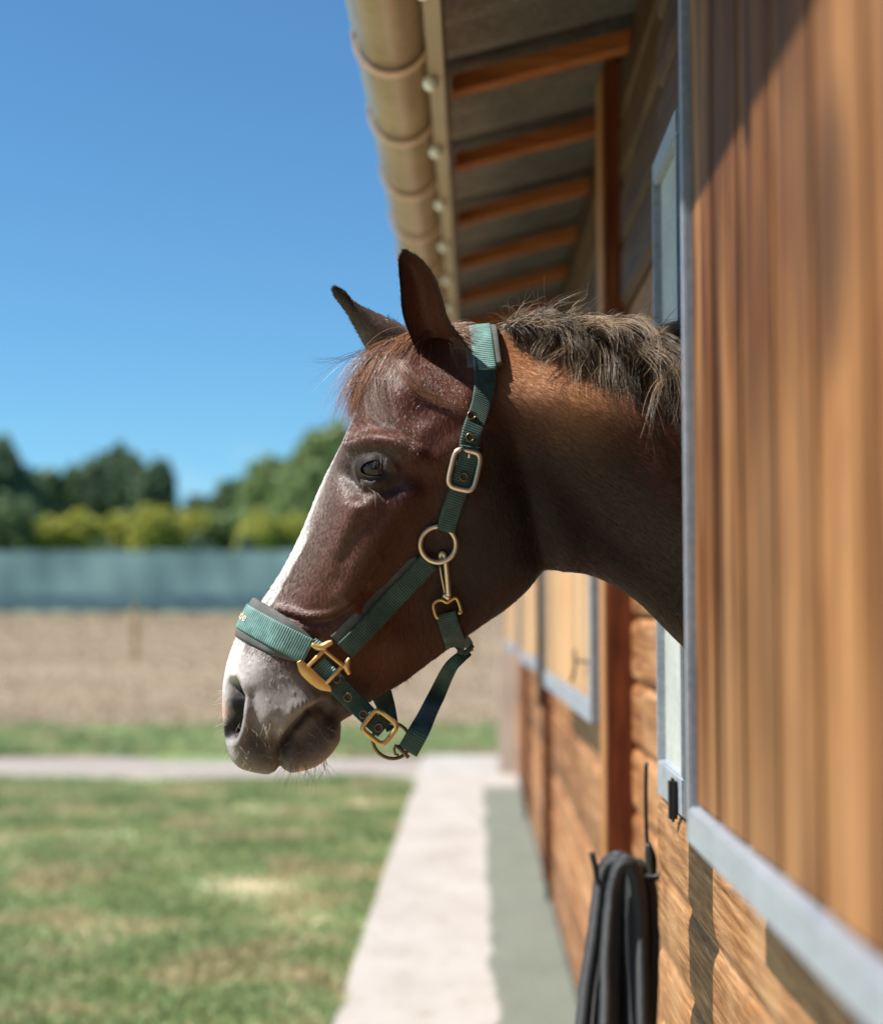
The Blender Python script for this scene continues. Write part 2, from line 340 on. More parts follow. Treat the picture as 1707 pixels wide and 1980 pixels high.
# unseen dark block added behind the viewer to cut the fill light
b = MB(); b.box(-7.5, XF - .01, -6.2, -6.0, .04, 3.6); b.box(-7.5, 3.0, -6.4, -6.2, .04, 3.6); b.box(-7.9, 3.2, -9.5, -5.6, 3.6, 3.75)
sp_(b.build('fill_blocker', M['blocker_timber']))
# roof: sheet, rafters, fascia, gutter
zg = H + 1.08
def zr(x): return zg + .06 + (x + .02) * .26
b = MB(); V = []; n = 1100; y0, y1 = -9.0, 13.2
ys = np.linspace(y0, y1, n)
for y in ys:
    k = .026 * math.sin(y * 2 * math.pi / .19)
    for x in (-.10, 4.3): V.append((x, y, zr(x) + .046 + k))
for y in ys:
    k = .026 * math.sin(y * 2 * math.pi / .19)
    for x in (-.10, 4.3): V.append((x, y, zr(x) + .050 + k))
Fc = [(2 * i, 2 * i + 1, 2 * i + 3, 2 * i + 2) for i in range(n - 1)] + [(2 * n + 2 * i, 2 * n + 2 * i + 2, 2 * n + 2 * i + 3, 2 * n + 2 * i + 1) for i in range(n - 1)]
b.add(V, Fc); sp_(b.build('roof', M['roofing']))
yr = []
for py in (335, 450, 530): pass
rys = [(H + 1.08 - H) * F / (1180 - p) for p in (190, 335, 450, 530)]
dyr = (rys[3] - rys[0]) / 3
for k in range(-4, 16):
    y = rys[0] + k * dyr
    if y > 12.9 or y < -.5: continue
    b = MB(); V = []
    for x in (-.045, XW + .3):
        for yy in (y, y + .045):
            for dz in (-.022, .016): V.append((x, yy, zr(x) + dz))
    b.add(V, [(0, 1, 3, 2), (4, 6, 7, 5), (0, 4, 5, 1), (2, 3, 7, 6), (0, 2, 6, 4), (1, 5, 7, 3)])
    sp_(b.build('rafter', M['rafter']))
b = MB(); b.box(-.085, -.055, -9, 13.1, zg - .04, zg + .07, .002); sp_(b.build('fascia', M['fascia']))
GX, GR = -.158, .068
gt = MB(); pr = []
for k in range(25):
    an = math.pi + math.pi * k / 24; pr.append((GX + GR * math.cos(an), zg + .04 + GR * math.sin(an) * 1.05))
pi_ = [(GX + (GR - .003) * math.cos(math.pi + math.pi * k / 24), zg + .04 + (GR - .003) * math.sin(math.pi + math.pi * k / 24) * 1.05) for k in range(24, -1, -1)]
ring = pr + pi_; m = len(ring); yy = [-9.0, 13.1]
V = [(x, y, z) for y in yy for x, z in ring]
gt.add(V, [(i, (i + 1) % m, m + (i + 1) % m, m + i) for i in range(m)])
gut = sp_(gt.build('gutter', M['gutter'], smooth=True))
bd = MB(); bd.tube([(GX - GR, -9, zg + .045), (GX - GR, 13.1, zg + .045)], .009, 10); o = bd.build('gutter_bead', M['bead'], smooth=True); o.parent = gut
bys = [1.08 * F / (1180 - p) for p in (85, 225, 340, 435, 505, 560)]; dyb = (bys[5] - bys[0]) / 5
for k in range(-6, 22):
    y = bys[0] + k * dyb
    if y < -.5 or y > 13: continue
    b = MB(); arc = [(GX + (GR + .006) * math.cos(math.pi * (1 - .03) + math.pi * 1.06 * q / 20), y, zg + .04 + (GR + .006) * 1.05 * math.sin(math.pi * (1 - .03) + math.pi * 1.06 * q / 20)) for q in range(21)]
    V = []
    for (ax, ay, az) in arc:
        dx, dz = ax - GX, az - (zg + .04); l = math.hypot(dx, dz); dx /= l; dz /= l
        for r_, w_ in ((0, -.014), (0, .014), (.005, .014), (.005, -.014)): V.append((ax + dx * r_, ay + w_, az + dz * r_))
    Fc = []
    for q in range(20):
        for r_ in range(4): Fc.append((q * 4 + r_, q * 4 + (r_ + 1) % 4, q * 4 + 4 + (r_ + 1) % 4, q * 4 + 4 + r_))
    b.add(V, Fc); o = b.build('bracket', M['bracket']); o.parent = gut
    b = MB(); bm = bmesh.new(); bmesh.ops.create_uvsphere(bm, u_segments=12, v_segments=8, radius=.016)
    b.add([v.co + Vector((-.082, y + .015, zg - .052)) for v in bm.verts], [[v.index for v in f.verts] for f in bm.faces]); bm.free()
    q = b.build('bracket_bolt', M['zinc'], smooth=True); q.parent = o
# ================================================================== HORSE
def ymid(x): return 1.945 + .13 * x if x < .35 else 1.945 + .13 * .35 + (x - .35) * .03
def mp(px, py):                              # photo pixel on the horse's own middle plane
    y = 1.945
    for _ in range(4): y = ymid(at(px, py, y).x)
    return at(px, py, y)
NT_ = 26
def ring_sec(T, B, kn, w, p=.42, yoff=0):
    out = []
    for side in (-1, 1):
        for j in range(NT_ + 1):
            if side == 1 and j in (0, NT_): continue
            tt = .5 * (1 - math.cos(math.pi * j / NT_))
            if side == 1: tt = .5 * (1 - math.cos(math.pi * (NT_ - j) / NT_))
            ww = np.interp(tt, kn, w) * (4 * tt * (1 - tt)) ** p if 0 < tt < 1 else 0
            q = T.lerp(B, tt); out.append(Vector((q.x, q.y + side * ww + yoff, q.z)))
    return out
KN = [0, .3, .6, 1]
HEAD = [  # top px, bottom px, half widths
 ((925, 640), (1046, 1105), (.045, .072, .070, .04)),
 ((880, 645), (1022, 1138), (.050, .084, .080, .04)),
 ((835, 648), (985, 1172), (.058, .094, .083, .038)),
 ((790, 660), (940, 1204), (.066, .101, .080, .034)),
 ((742, 690), (882, 1246), (.070, .106, .074, .030)),
 ((706, 755), (825, 1288), (.068, .108, .068, .028)),
 ((678, 822), (780, 1322), (.060, .104, .066, .028)),
 ((647, 884), (740, 1344), (.044, .090, .066, .028)),
 ((616, 945), (712, 1362), (.030, .072, .064, .026)),
 ((584, 1022), (690, 1379), (.024, .055, .058, .024)),
 ((549, 1092), (670, 1392), (.021, .049, .052, .024)),
 ((512, 1150), (659, 1404), (.022, .048, .049, .026)),
 ((478, 1196), (655, 1424), (.025, .050, .050, .028)),
 ((452, 1240), (648, 1448), (.030, .056, .050, .030)),
 ((436, 1290), (630, 1470), (.034, .060, .050, .030)),
 ((430, 1345), (600, 1485), (.036, .058, .048, .030)),
 ((433, 1400), (566, 1491), (.036, .054, .044, .028)),
 ((441, 1445), (535, 1494), (.034, .047, .038, .024)),
 ((462, 1475), (510, 1495), (.026, .034, .030, .020)),
]
NECK = [
 ((890, 690), (985, 1040), (.030, .050, .045, .03)),
 ((935, 640), (1040, 1095), (.036, .068, .058, .035)),
 ((1000, 640), (1085, 1105), (.032, .076, .064, .04)),
 ((1080, 650), (1150, 1116), (.030, .082, .070, .04)),
 ((1170, 660), (1225, 1158), (.030, .088, .078, .045)),
 ((1260, 672), (1290, 1220), (.032, .094, .090, .055)),
 ((1380, 690), (1370, 1305), (.040, .100, .110, .075)),
 ((1520, 700), (1460, 1440), (.05, .12, .155, .11)),
 ((1720, 720), (1620, 1640), (.07, .17, .205, .14)),
 ((1980, 760), (1850, 1780), (.10, .23, .24, .17)),
]
def loft(B_, rows):
    n = len(rows[0]); V = [v for r in rows for v in r]; Fc = []
    for i in range(len(rows) - 1):
        for k in range(n): Fc.append((i * n + k, i * n + (k + 1) % n, (i + 1) * n + (k + 1) % n, (i + 1) * n + k))
    Fc += [list(range(n))[::-1], [(len(rows) - 1) * n + k for k in range(n)]]
    B_.add(V, Fc)
def dense(secs, n):
    a = spline([(*s[0], *s[1], *s[2]) for s in secs], n)
    return [((v[0], v[1]), (v[2], v[3]), v[4:8]) for v in a]
hb = MB()
loft(hb, [ring_sec(mp(*s[0]), mp(*s[1]), KN, s[2]) for s in dense(HEAD, 70)])
loft(hb, [ring_sec(mp(*s[0]), mp(*s[1]), KN, s[2]) for s in dense(NECK, 50)])
def wsec(x, z1, z0, w, y=2.01): return ring_sec(Vector((x, y, z1)), Vector((x, y, z0)), KN, w, .5)
loft(hb, [wsec(.62, 1.62, 1.0, (.08, .18, .2, .15)), wsec(.85, 1.60, .80, (.1, .25, .26, .2)), wsec(1.2, 1.53, .72, (.16, .29, .29, .22)), wsec(1.6, 1.52, .70, (.2, .31, .30, .22)),
          wsec(2.0, 1.53, .76, (.2, .3, .28, .2)), wsec(2.35, 1.48, .85, (.18, .27, .24, .16)), wsec(2.55, 1.32, .98, (.1, .18, .16, .1))])
for sx, front in ((.9, 1), (2.3, 0)):
    for sy in (-.14, .14):
        cx = [(sx, 1.0, .13), (sx + .02, .8, .10), (sx + (.0 if front else -.06), .6, .066), (sx + (.0 if front else .05), .45, .045), (sx, .25, .034), (sx - .01, .16, .042), (sx - .03, .09, .05), (sx - .05, .05, .065)]
        sm = spline([(a_, 2.01 + sy, z_, r_) for a_, z_, r_ in cx], 24)
        hb.tube([tuple(v[:3]) for v in sm], [v[3] for v in sm], 14)
raw = hb.build('horse', None)
md = raw.modifiers.new('r', 'REMESH'); md.mode = 'VOXEL'; md.voxel_size = .0045; md.adaptivity = 0
md = raw.modifiers.new('s', 'SMOOTH'); md.factor = .6; md.iterations = 14
dg = bpy.context.evaluated_depsgraph_get(); me = bpy.data.meshes.new_from_object(raw.evaluated_get(dg))
bpy.data.objects.remove(raw)
# refine only the head and neck in view
nv = len(me.vertices); P = np.empty(nv * 3); me.vertices.foreach_get('co', P); P = P.reshape(-1, 3)
bm = bmesh.new(); bm.from_mesh(me)
ed = [e for e in bm.edges if e.verts[0].co.x < -.10 or (e.verts[0].co.x < .02 and e.verts[0].co.z > 1.42)]
bmesh.ops.subdivide_edges(bm, edges=ed, cuts=1, use_grid_fill=True, smooth=0)
bmesh.ops.triangulate(bm, faces=[f for f in bm.faces if len(f.verts) > 4]); bm.to_mesh(me); bm.free()
nv = len(me.vertices); P = np.empty(nv * 3); me.vertices.foreach_get('co', P); P = P.reshape(-1, 3)
YM = np.where(P[:, 0] < .35, 1.945 + .13 * P[:, 0], 1.945 + .0455 + (P[:, 0] - .35) * .03)
far = P[:, 1] > YM
Pn = P.copy(); Pn[far, 1] = 2 * YM[far] - P[far, 1]
dd = YM - Pn[:, 1]                                        # distance from the middle plane
PXY = proj(Pn)
def pdist(pts):
    best = np.full(len(PXY), 1e9)
    pts = np.array(pts, float)
    if len(pts) == 1: return np.hypot(*(PXY - pts[0]).T)
    for a_, b_ in zip(pts[:-1], pts[1:]):
        ab = b_ - a_; u = np.clip(((PXY - a_) @ ab) / (ab @ ab), 0, 1)
        best = np.minimum(best, np.hypot(*(PXY - a_ - u[:, None] * ab).T))
    return best
def gs(pts, s): return np.exp(-.5 * (pdist(pts) / s) ** 2)
FEAT = [  # polyline, sigma (px), height (mm, towards the viewer)
 # eye region
 ([(712, 918)], 34, -5), ([(672, 915), (680, 950), (700, 958)], 13, -9),
 ([(690, 864), (725, 853), (765, 858), (795, 874)], 12, 13),
 ([(678, 900), (700, 885), (728, 882), (752, 892), (765, 904)], 4, 2.0),
 ([(680, 912), (696, 930), (716, 936), (742, 930), (762, 910)], 6, 2.2),
 ([(690, 965), (730, 972), (775, 968)], 14, 1.6), ([(668, 925), (690, 948), (735, 952), (770, 940)], 7, -3),
 ([(805, 800)], 26, -9), ([(775, 880), (840, 890), (905, 850)], 18, 6), ([(800, 740)], 40, 7),
 # facial crest, hollows and the vein
 ([(790, 950), (748, 1005), (700, 1085), (665, 1150)], 15, 9), ([(850, 1000), (800, 1080), (740, 1150)], 30, -7),
 ([(640, 1000), (600, 1090), (560, 1150)], 26, -3),
 ([(700, 960), (668, 1030), (640, 1100)], 16, 2.5), ([(700, 1000), (664, 1080)], 10, -2.5),
 ([(540, 1176), (590, 1190), (635, 1188), (668, 1168), (705, 1120), (735, 1080)], 5, 3.4), ([(545, 1188), (590, 1203), (640, 1200), (672, 1180), (710, 1132)], 5, -3),
 ([(610, 1230), (660, 1195)], 18, -3), ([(672, 1215), (700, 1190)], 12, 3),
 # jaw
 ([(905, 1010)], 105, 9), ([(900, 1190), (960, 1150), (1010, 1095)], 22, 5), ([(780, 1250), (870, 1200)], 20, 4), ([(760, 1180), (850, 1120)], 35, -5),
 ([(935, 790), (985, 880), (1020, 980), (1045, 1085)], 22, -9), ([(905, 800), (950, 850)], 24, 6),
 ([(1100, 760), (1200, 900), (1320, 1010)], 45, 8), ([(1060, 900), (1160, 1010), (1300, 1130)], 36, -9), ([(1100, 1085), (1200, 1120), (1320, 1210)], 28, 6),
 # muzzle
 ([(452, 1324), (459, 1350), (455, 1385), (445, 1415)], 10, -18), ([(444, 1385), (441, 1408)], 9, -5),
 ([(456, 1310), (465, 1318), (474, 1345), (477, 1380), (474, 1412), (463, 1438)], 6.5, 7),
 ([(486, 1345), (494, 1375), (492, 1420)], 11, -6.5), ([(505, 1290), (560, 1310)], 28, 3), ([(575, 1365), (520, 1385)], 24, 8),
 ([(470, 1465), (515, 1470)], 20, 4), ([(480, 1440), (530, 1430)], 12, -3), ([(528, 1395), (533, 1430)], 6, -2.5),
 ([(622, 1366), (596, 1376), (568, 1408), (548, 1448), (541, 1500)], 8, -13), ([(600, 1352), (566, 1368), (545, 1400)], 9, 4.5),
 ([(625, 1375), (605, 1400), (578, 1430)], 11, -4), ([(560, 1472), (600, 1462), (635, 1430)], 15, 7), ([(650, 1395), (634, 1420)], 9, 3), ([(640, 1385), (652, 1375)], 7, -4),
 ([(590, 1340), (620, 1350), (640, 1365)], 12, 3),
 # mouth of the halter area / cheek
 ([(690, 1330), (720, 1300)], 16, -3),
]
edge = np.clip(dd / .007, 0, 1)                            # fade at the middle line
NRM = np.empty(nv * 3); me.vertices.foreach_get('normal', NRM); NRM = NRM.reshape(-1, 3)
NRM[:, 1] = np.where(far, np.maximum(NRM[:, 1], .25), np.minimum(NRM[:, 1], -.25)); NRM /= np.linalg.norm(NRM, axis=1, keepdims=True)
headm = np.clip((1.02 * 1090 - PXY[:, 0]) / 60, 0, 1)
disp = np.zeros(nv)
NOSTR = 0
for pts, s, h in FEAT:
    w_ = gs(pts, s) * h * .001
    if h < 0 and pts[0][0] < 470 and pts[0][1] > 1300: w_ = w_ * np.clip((dd - .016) / .012, 0, 1)
    if pts[0][1] < 1180: w_ = w_ * np.clip((dd - .004) / .030, 0, 1)
    disp += w_
# small skin wrinkles of the muzzle and lip corner
for k in range(16):
    x = 563 + k * 3.7; disp += gs([(x, 1372 - k * 1.2), (x + 2, 1360 - k * 1.2)], 1.6) * .0011 * (1 if k % 2 else -1)
for k in range(60):
    a_ = RNG.uniform(0, 1, 2); px_, py_ = 480 + 150 * a_[0], 1260 + 210 * a_[1]
    disp += gs([(px_, py_)], 2.2) * .0010
disp *= edge
P += NRM * disp[:, None]
# lip notch between upper and lower lip
q = gs([(541, 1500), (543, 1488)], 5); P[:, 2] += q * .007 * np.clip(1.3 - dd / .05, 0, 1)
q = gs([(660, 1392), (650, 1388)], 7); P[:, 0] -= q * .004
me.vertices.foreach_set('co', P.ravel()); me.update()
for p in me.polygons: p.use_smooth = True
# ------------------------------------------------------------------ coat colours: pigment, with some sun, sheen and shade painted in
def lerp(a_, b_, w): return a_ * (1 - w[:, None]) + np.array(b_) * w[:, None]
def coat(P, PXY, dd, n):
    C = np.tile(np.array([.098, .0225, .0078]), (n, 1))
    global_noise = np.sin(P[:, 0] * 37 + P[:, 2] * 23) * np.sin(P[:, 2] * 51 - P[:, 0] * 13)
    def g(pts, s):
        best = np.full(n, 1e9); pts = np.array(pts, float)
        for a_, b_ in zip(pts[:-1], pts[1:]):
            ab = b_ - a_; u = np.clip(((PXY - a_) @ ab) / (ab @ ab), 0, 1); best = np.minimum(best, np.hypot(*(PXY - a_ - u[:, None] * ab).T))
        return np.exp(-.5 * (best / s) ** 2)
    C = lerp(C, (.46, .21, .090), .95 * g([(1010, 690), (1110, 770)], 66))  # sun patch on the upper neck put into the coat colour
    C = lerp(C, (.13, .055, .022), .6 * g([(930, 870), (950, 920)], 40))  # small lit patch behind the cheek painted lighter
    C = lerp(C, (.014, .007, .005), .88 * g([(1050, 1000), (1180, 1010), (1320, 1120)], 110))  # shade of the lower neck painted into the coat
    C = lerp(C, (.015, .007, .005), .85 * g([(900, 1120), (930, 1040), (990, 980)], 85))  # shade on the jowl painted into the coat
    C = lerp(C, (.105, .050, .032), .85 * g([(655, 900), (610, 1080)], 48))
    C = lerp(C, (.23, .18, .155), .85 * g([(600, 960), (548, 1090), (520, 1150)], 30))  # grey sheen on the front of the face put into the colour
    C = lerp(C, (.085, .028, .013), .7 * g([(700, 1100), (640, 1210)], 45))
    C = lerp(C, (.013, .009, .008), .95 * g([(688, 915), (745, 925)], 27))  # brow shadow round the eye painted dark
    C = lerp(C, (.06, .045, .036), .8 * g([(680, 880), (760, 880)], 10))
    m = 1 / (1 + np.exp(-((PXY[:, 1] - (1215 + (PXY[:, 0] - 440) * .62)) / 14)))
    m *= 1 / (1 + np.exp((PXY[:, 0] - 690) / 14))
    C = lerp(C, (.29, .27, .26), .95 * m); C = lerp(C, (.50, .46, .44), .6 * g([(452, 1240), (455, 1290)], 22))
    C = lerp(C, (.05, .038, .033), .9 * g([(500, 1440), (520, 1475), (600, 1435), (640, 1400)], 27))
    C = lerp(C, (.03, .014, .010), .7 * g([(650, 1370), (690, 1340)], 26))
    C = lerp(C, (.016, .011, .010), .9 * g([(600, 1380), (572, 1415), (548, 1455)], 6))
    # blaze down the middle of the face, snip and pink skin
    top = np.interp(PXY[:, 1], [640, 780, 880, 1000, 1130, 1200, 1300, 1400, 1480], [.004, .008, .010, .017, .027, .031, .026, .014, .0])
    dorsal = PXY[:, 0] < np.interp(PXY[:, 1], [640, 780, 850, 1000, 1150, 1215, 1250, 1300, 1345, 1500], [760, 730, 700, 618, 536, 500, 474, 458, 446, 452])
    wn_ = np.abs(dd) + .003 * global_noise
    b_ = dorsal / (1 + np.exp((wn_ - top) / (.0016 + .004 * (PXY[:, 1] > 1210))))
    b2 = dorsal * 1.0 / (1 + np.exp((wn_ - top * 1.45) / .006))
    C = lerp(C, (.42, .38, .36), .55 * b2); C = lerp(C, (.74, .71, .69), b_)
    pink = 1 / (1 + np.exp((PXY[:, 0] - np.interp(PXY[:, 1], [1340, 1350, 1378, 1395, 1420], [423, 431, 438, 432, 424])) / 2.5)) * (PXY[:, 1] > 1345) * (PXY[:, 1] < 1412)
    C = lerp(C, (.62, .36, .27), .9 * pink)
    lp = 1 / (1 + np.exp(-(PXY[:, 1] - np.interp(PXY[:, 0], [560, 575, 600, 630, 650, 665], [1500, 1478, 1479, 1465, 1435, 1425])) / 2.5)) * (PXY[:, 0] > 566) * (PXY[:, 0] < 668) * (PXY[:, 1] > 1400)
    C = lerp(C, (.50, .26, .12), .85 * lp)
    C = lerp(C, (.10, .09, .085), .9 * g([(449, 1330), (452, 1350)], 9))
    C = lerp(C, (.008, .006, .006), np.clip(2.8 * g([(456, 1345), (454, 1380), (444, 1414)], 9.5) - .25, 0, 1))
    up = g([(470, 1483), (530, 1492)], 12) * (PXY[:, 0] < 545)
    C = lerp(C, (.16, .12, .07), .5 * up)
    return C
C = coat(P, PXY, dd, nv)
# ------------------------------------------------------------------ ears (joined into the same body mesh)
def ear(left, right, y0, depth, yb, n=22, m=14, th=.004, lean=0, bulge=-1):
    L_ = spline(left, n); R__ = spline(right, n); V = []; 
    for layer in (0, 1):
        for i in range(n):
            s = i / (n - 1)
            yc = y0 + (yb - y0) * s + lean * (1 - s)
            a_ = at(*L_[i], yc); b_ = at(*R__[i], yc); wd = (b_ - a_).length
            for j in range(m):
                u = j / (m - 1); c_ = math.sin(math.pi * u) ** .75
                q = a_.lerp(b_, u); q.y += -bulge * c_ * depth * (wd / .05) * (1 if layer == 0 else 1) + (th if layer else 0) * (1 if bulge < 0 else -1) * c_
                if layer:
                    o_ = (a_ + b_) / 2; d_ = (q - o_); d_.y = 0; q += d_ * .03
                V.append(q)
    Fc = []; N = n * m
    for L0 in (0, 1):
        for i in range(n - 1):
            for j in range(m - 1):
                a0 = L0 * N + i * m + j; f = (a0, a0 + 1, a0 + m + 1, a0 + m); Fc.append(f if L0 else f[::-1])
    def br(seq):
        for a0, b0 in zip(seq[:-1], seq[1:]): Fc.append((a0, b0, b0 + N, a0 + N))
    br([i * m for i in range(n)]); br([i * m + m - 1 for i in range(n)][::-1]); br(list(range(m))[::-1]); br([(n - 1) * m + j for j in range(m)])
    return V, Fc
eb = MB(); ecol = []
earL = [(779, 484), (771, 505), (775, 560), (780, 610), (796, 655), (815, 700), (838, 745)]
earR = [(787, 484), (812, 500), (838, 532), (855, 580), (867, 620), (893, 655), (925, 700)]
V, Fc = ear(earL, earR, 1.845, .030, 1.905); n1 = len(V); eb.add(V, Fc)
pe = proj(np.array([tuple(v) for v in V]))
for k, v in enumerate(V):
    lay = k >= n1 // 2; kk = k % (n1 // 2); i, j = divmod(kk, 14); s = i / 21; u = j / 13
    rim = max(math.exp(-(min(u, 1 - u) / .085) ** 2), math.exp(-(s / .09) ** 2))
    c_ = np.array([.115, .036, .018]) if not lay else np.array([.06, .028, .016])
    if not lay: c_ = c_ * (.55 + .9 * math.exp(-((s - .62) / .3) ** 2))
    ecol.append(c_ * (1 - rim * .85) + np.array([.012, .008, .007]) * rim * .85)
farL = [(647, 563), (650, 576), (668, 600), (686, 632), (704, 664), (725, 700)]
farR = [(652, 558), (668, 565), (690, 588), (728, 606), (782, 632), (830, 680)]
V, Fc = ear(farL, farR, 1.945, .022, 1.985, bulge=1); eb.add(V, Fc)
for k, v in enumerate(V):
    kk = k % (len(V) // 2); i, j = divmod(kk, 14); s = i / 21
    tip = math.exp(-(s / .13) ** 2); ecol.append(np.array([.055, .032, .023]) * (1 - tip) + np.array([.012, .01, .01]) * tip)
eo = eb.build('ear_tmp', None, smooth=True)
bm = bmesh.new(); bm.from_mesh(eo.data); 
me2 = bpy.data.meshes.new('e2'); bm.to_mesh(me2); bm.free()
hv = len(me.vertices); allV = np.concatenate([P, np.array([tuple(v.co) for v in me2.vertices])])
faces = [tuple(p.vertices) for p in me.polygons] + [tuple(i + hv for i in p.vertices) for p in me2.polygons]
bpy.data.objects.remove(eo)
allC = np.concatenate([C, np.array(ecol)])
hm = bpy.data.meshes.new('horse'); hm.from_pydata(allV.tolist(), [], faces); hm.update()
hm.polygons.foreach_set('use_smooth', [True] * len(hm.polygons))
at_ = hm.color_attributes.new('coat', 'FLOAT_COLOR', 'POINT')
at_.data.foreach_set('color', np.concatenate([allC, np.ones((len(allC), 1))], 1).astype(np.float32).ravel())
mz = np.zeros(len(allV)); mz[:hv] = np.clip(gs([(480, 1400), (600, 1420)], 60) * 1.5, 0, 1)
a2 = hm.attributes.new('skin', 'FLOAT', 'POINT'); a2.data.foreach_set('value', mz.astype(np.float32))
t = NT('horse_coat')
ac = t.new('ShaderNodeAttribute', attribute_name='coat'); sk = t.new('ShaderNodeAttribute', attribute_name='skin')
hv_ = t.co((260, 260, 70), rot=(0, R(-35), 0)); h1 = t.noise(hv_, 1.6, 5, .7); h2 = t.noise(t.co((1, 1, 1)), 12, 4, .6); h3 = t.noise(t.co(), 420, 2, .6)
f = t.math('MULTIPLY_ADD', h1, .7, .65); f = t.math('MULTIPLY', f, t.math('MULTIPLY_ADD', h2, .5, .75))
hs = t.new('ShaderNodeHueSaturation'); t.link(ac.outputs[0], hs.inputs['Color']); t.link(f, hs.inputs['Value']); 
t.base(hs.outputs[0]); t.set(Roughness=.5); t.p.inputs['Specular IOR Level'].default_value = .35
t.p.inputs['Sheen Weight'].default_value = .12; t.p.inputs['Sheen Roughness'].default_value = .45; t.p.inputs['Sheen Tint'].default_value = (.9, .8, .72, 1)
t.link(t.math('MULTIPLY_ADD', sk.outputs['Fac'], .10, .50), t.p.inputs['Roughness'])
t.bump(t.math('ADD', t.math('MULTIPLY', h1, .7), t.math('MULTIPLY', h3, .3)), .34, .0012)
M['coat'] = t.m; hm.materials.append(t.m)
horse = bpy.data.objects.new('horse', hm); COL.objects.link(horse)
tag(horse, 'dark bay horse with a white blaze leaning its head out of the stable', 'horse')
BV = BVHTree.FromPolygons([Vector(v) for v in P], [tuple(p.vertices) for p in me.polygons])
CAMP = Vector((0, 0, H))
def hit(px, py, lift=0.0):                   # surface of the horse seen at a photo pixel
    d = Vector(ray(px, py).tolist()).normalized(); loc, nrm, _, _ = BV.ray_cast(CAMP, d)
    if loc is None:
        loc, nrm, _, _ = BV.find_nearest(mp(px, py))
    return loc + nrm * lift, nrm
# eyeball
def eye_at(mirror=False):
    c_ = at(720, 904, 0); sfc, nn = hit(720, 904)
    ce = sfc + Vector((0.005, .0120, -.0005))
    if mirror: ce.y = 2 * ymid(ce.x) - ce.y
    bm = bmesh.new(); bmesh.ops.create_uvsphere(bm, u_segments=32, v_segments=20, radius=.0205)
    for v in bm.verts: v.co.z *= .93
    e = MB().add([v.co + ce for v in bm.verts], [[v.index for v in f.verts] for f in bm.faces]); bm.free()
    return e.build('eye', M['eye'], horse, smooth=True)
t = NT('horse_eye'); t.base((.014, .007, .004)); t.set(Roughness=.05); t.p.inputs['Specular IOR Level'].default_value = .45; M['eye'] = t.m
eye_at(); eye_at(True)
def lids(mirror=False):
    sfc, nn = hit(719, 904); ce = sfc + Vector((0.005, .0120, -.0005)); V = []; n = 56; K = 11
    for k in range(K):
        for i in range(n):
            a_ = 2 * math.pi * i / n; c_, s_ = math.cos(a_), math.sin(a_)
            ax = .0182 * c_; az = (.0088 if s_ > 0 else .0098) * math.copysign(abs(s_) ** .9, s_) + .0012 * c_ - .001
            rr = math.hypot(ax, az); ro = .0265; f = max(0, k - 1) / (K - 2); r_ = rr + (ro - rr) * f
            ux, uz = ax / rr, az / rr
            Rr = .0224 if k else .0203
            y = -math.sqrt(max(1e-7, Rr ** 2 - min(r_, Rr * .97) ** 2)) + (.0 if r_ < Rr * .9 else (r_ - Rr * .9) * 1.2)
            y -= .0010 * math.exp(-((f - .06) / .07) ** 2) + (.0012 * math.exp(-((f - .35) / .12) ** 2) if s_ > .1 else .0006 * math.exp(-((f - .35) / .1) ** 2))
            V.append(Vector((ce.x + ux * r_, ce.y + y, ce.z + uz * r_)))
    if mirror:
        for v in V: v.y = 2 * ymid(v.x) - v.y
    Fc = [(k * n + i, k * n + (i + 1) % n, (k + 1) * n + (i + 1) % n, (k + 1) * n + i) for k in range(K - 1) for i in range(n)]
    return MB().add(V, Fc).build('eyelid', M['lid'], horse, smooth=True)
t = NT('eyelid_skin'); f = t.noise(t.co((1, 1, 3)), 220, 3, .6); t.base(t.ramp(f, [(.3, (.012, .008, .006)), (.7, (.028, .018, .014))])); t.set(Roughness=.6); t.p.inputs['Specular IOR Level'].default_value = .2; t.bump(f, .4, .0008); M['lid'] = t.m
lids(); lids(True)
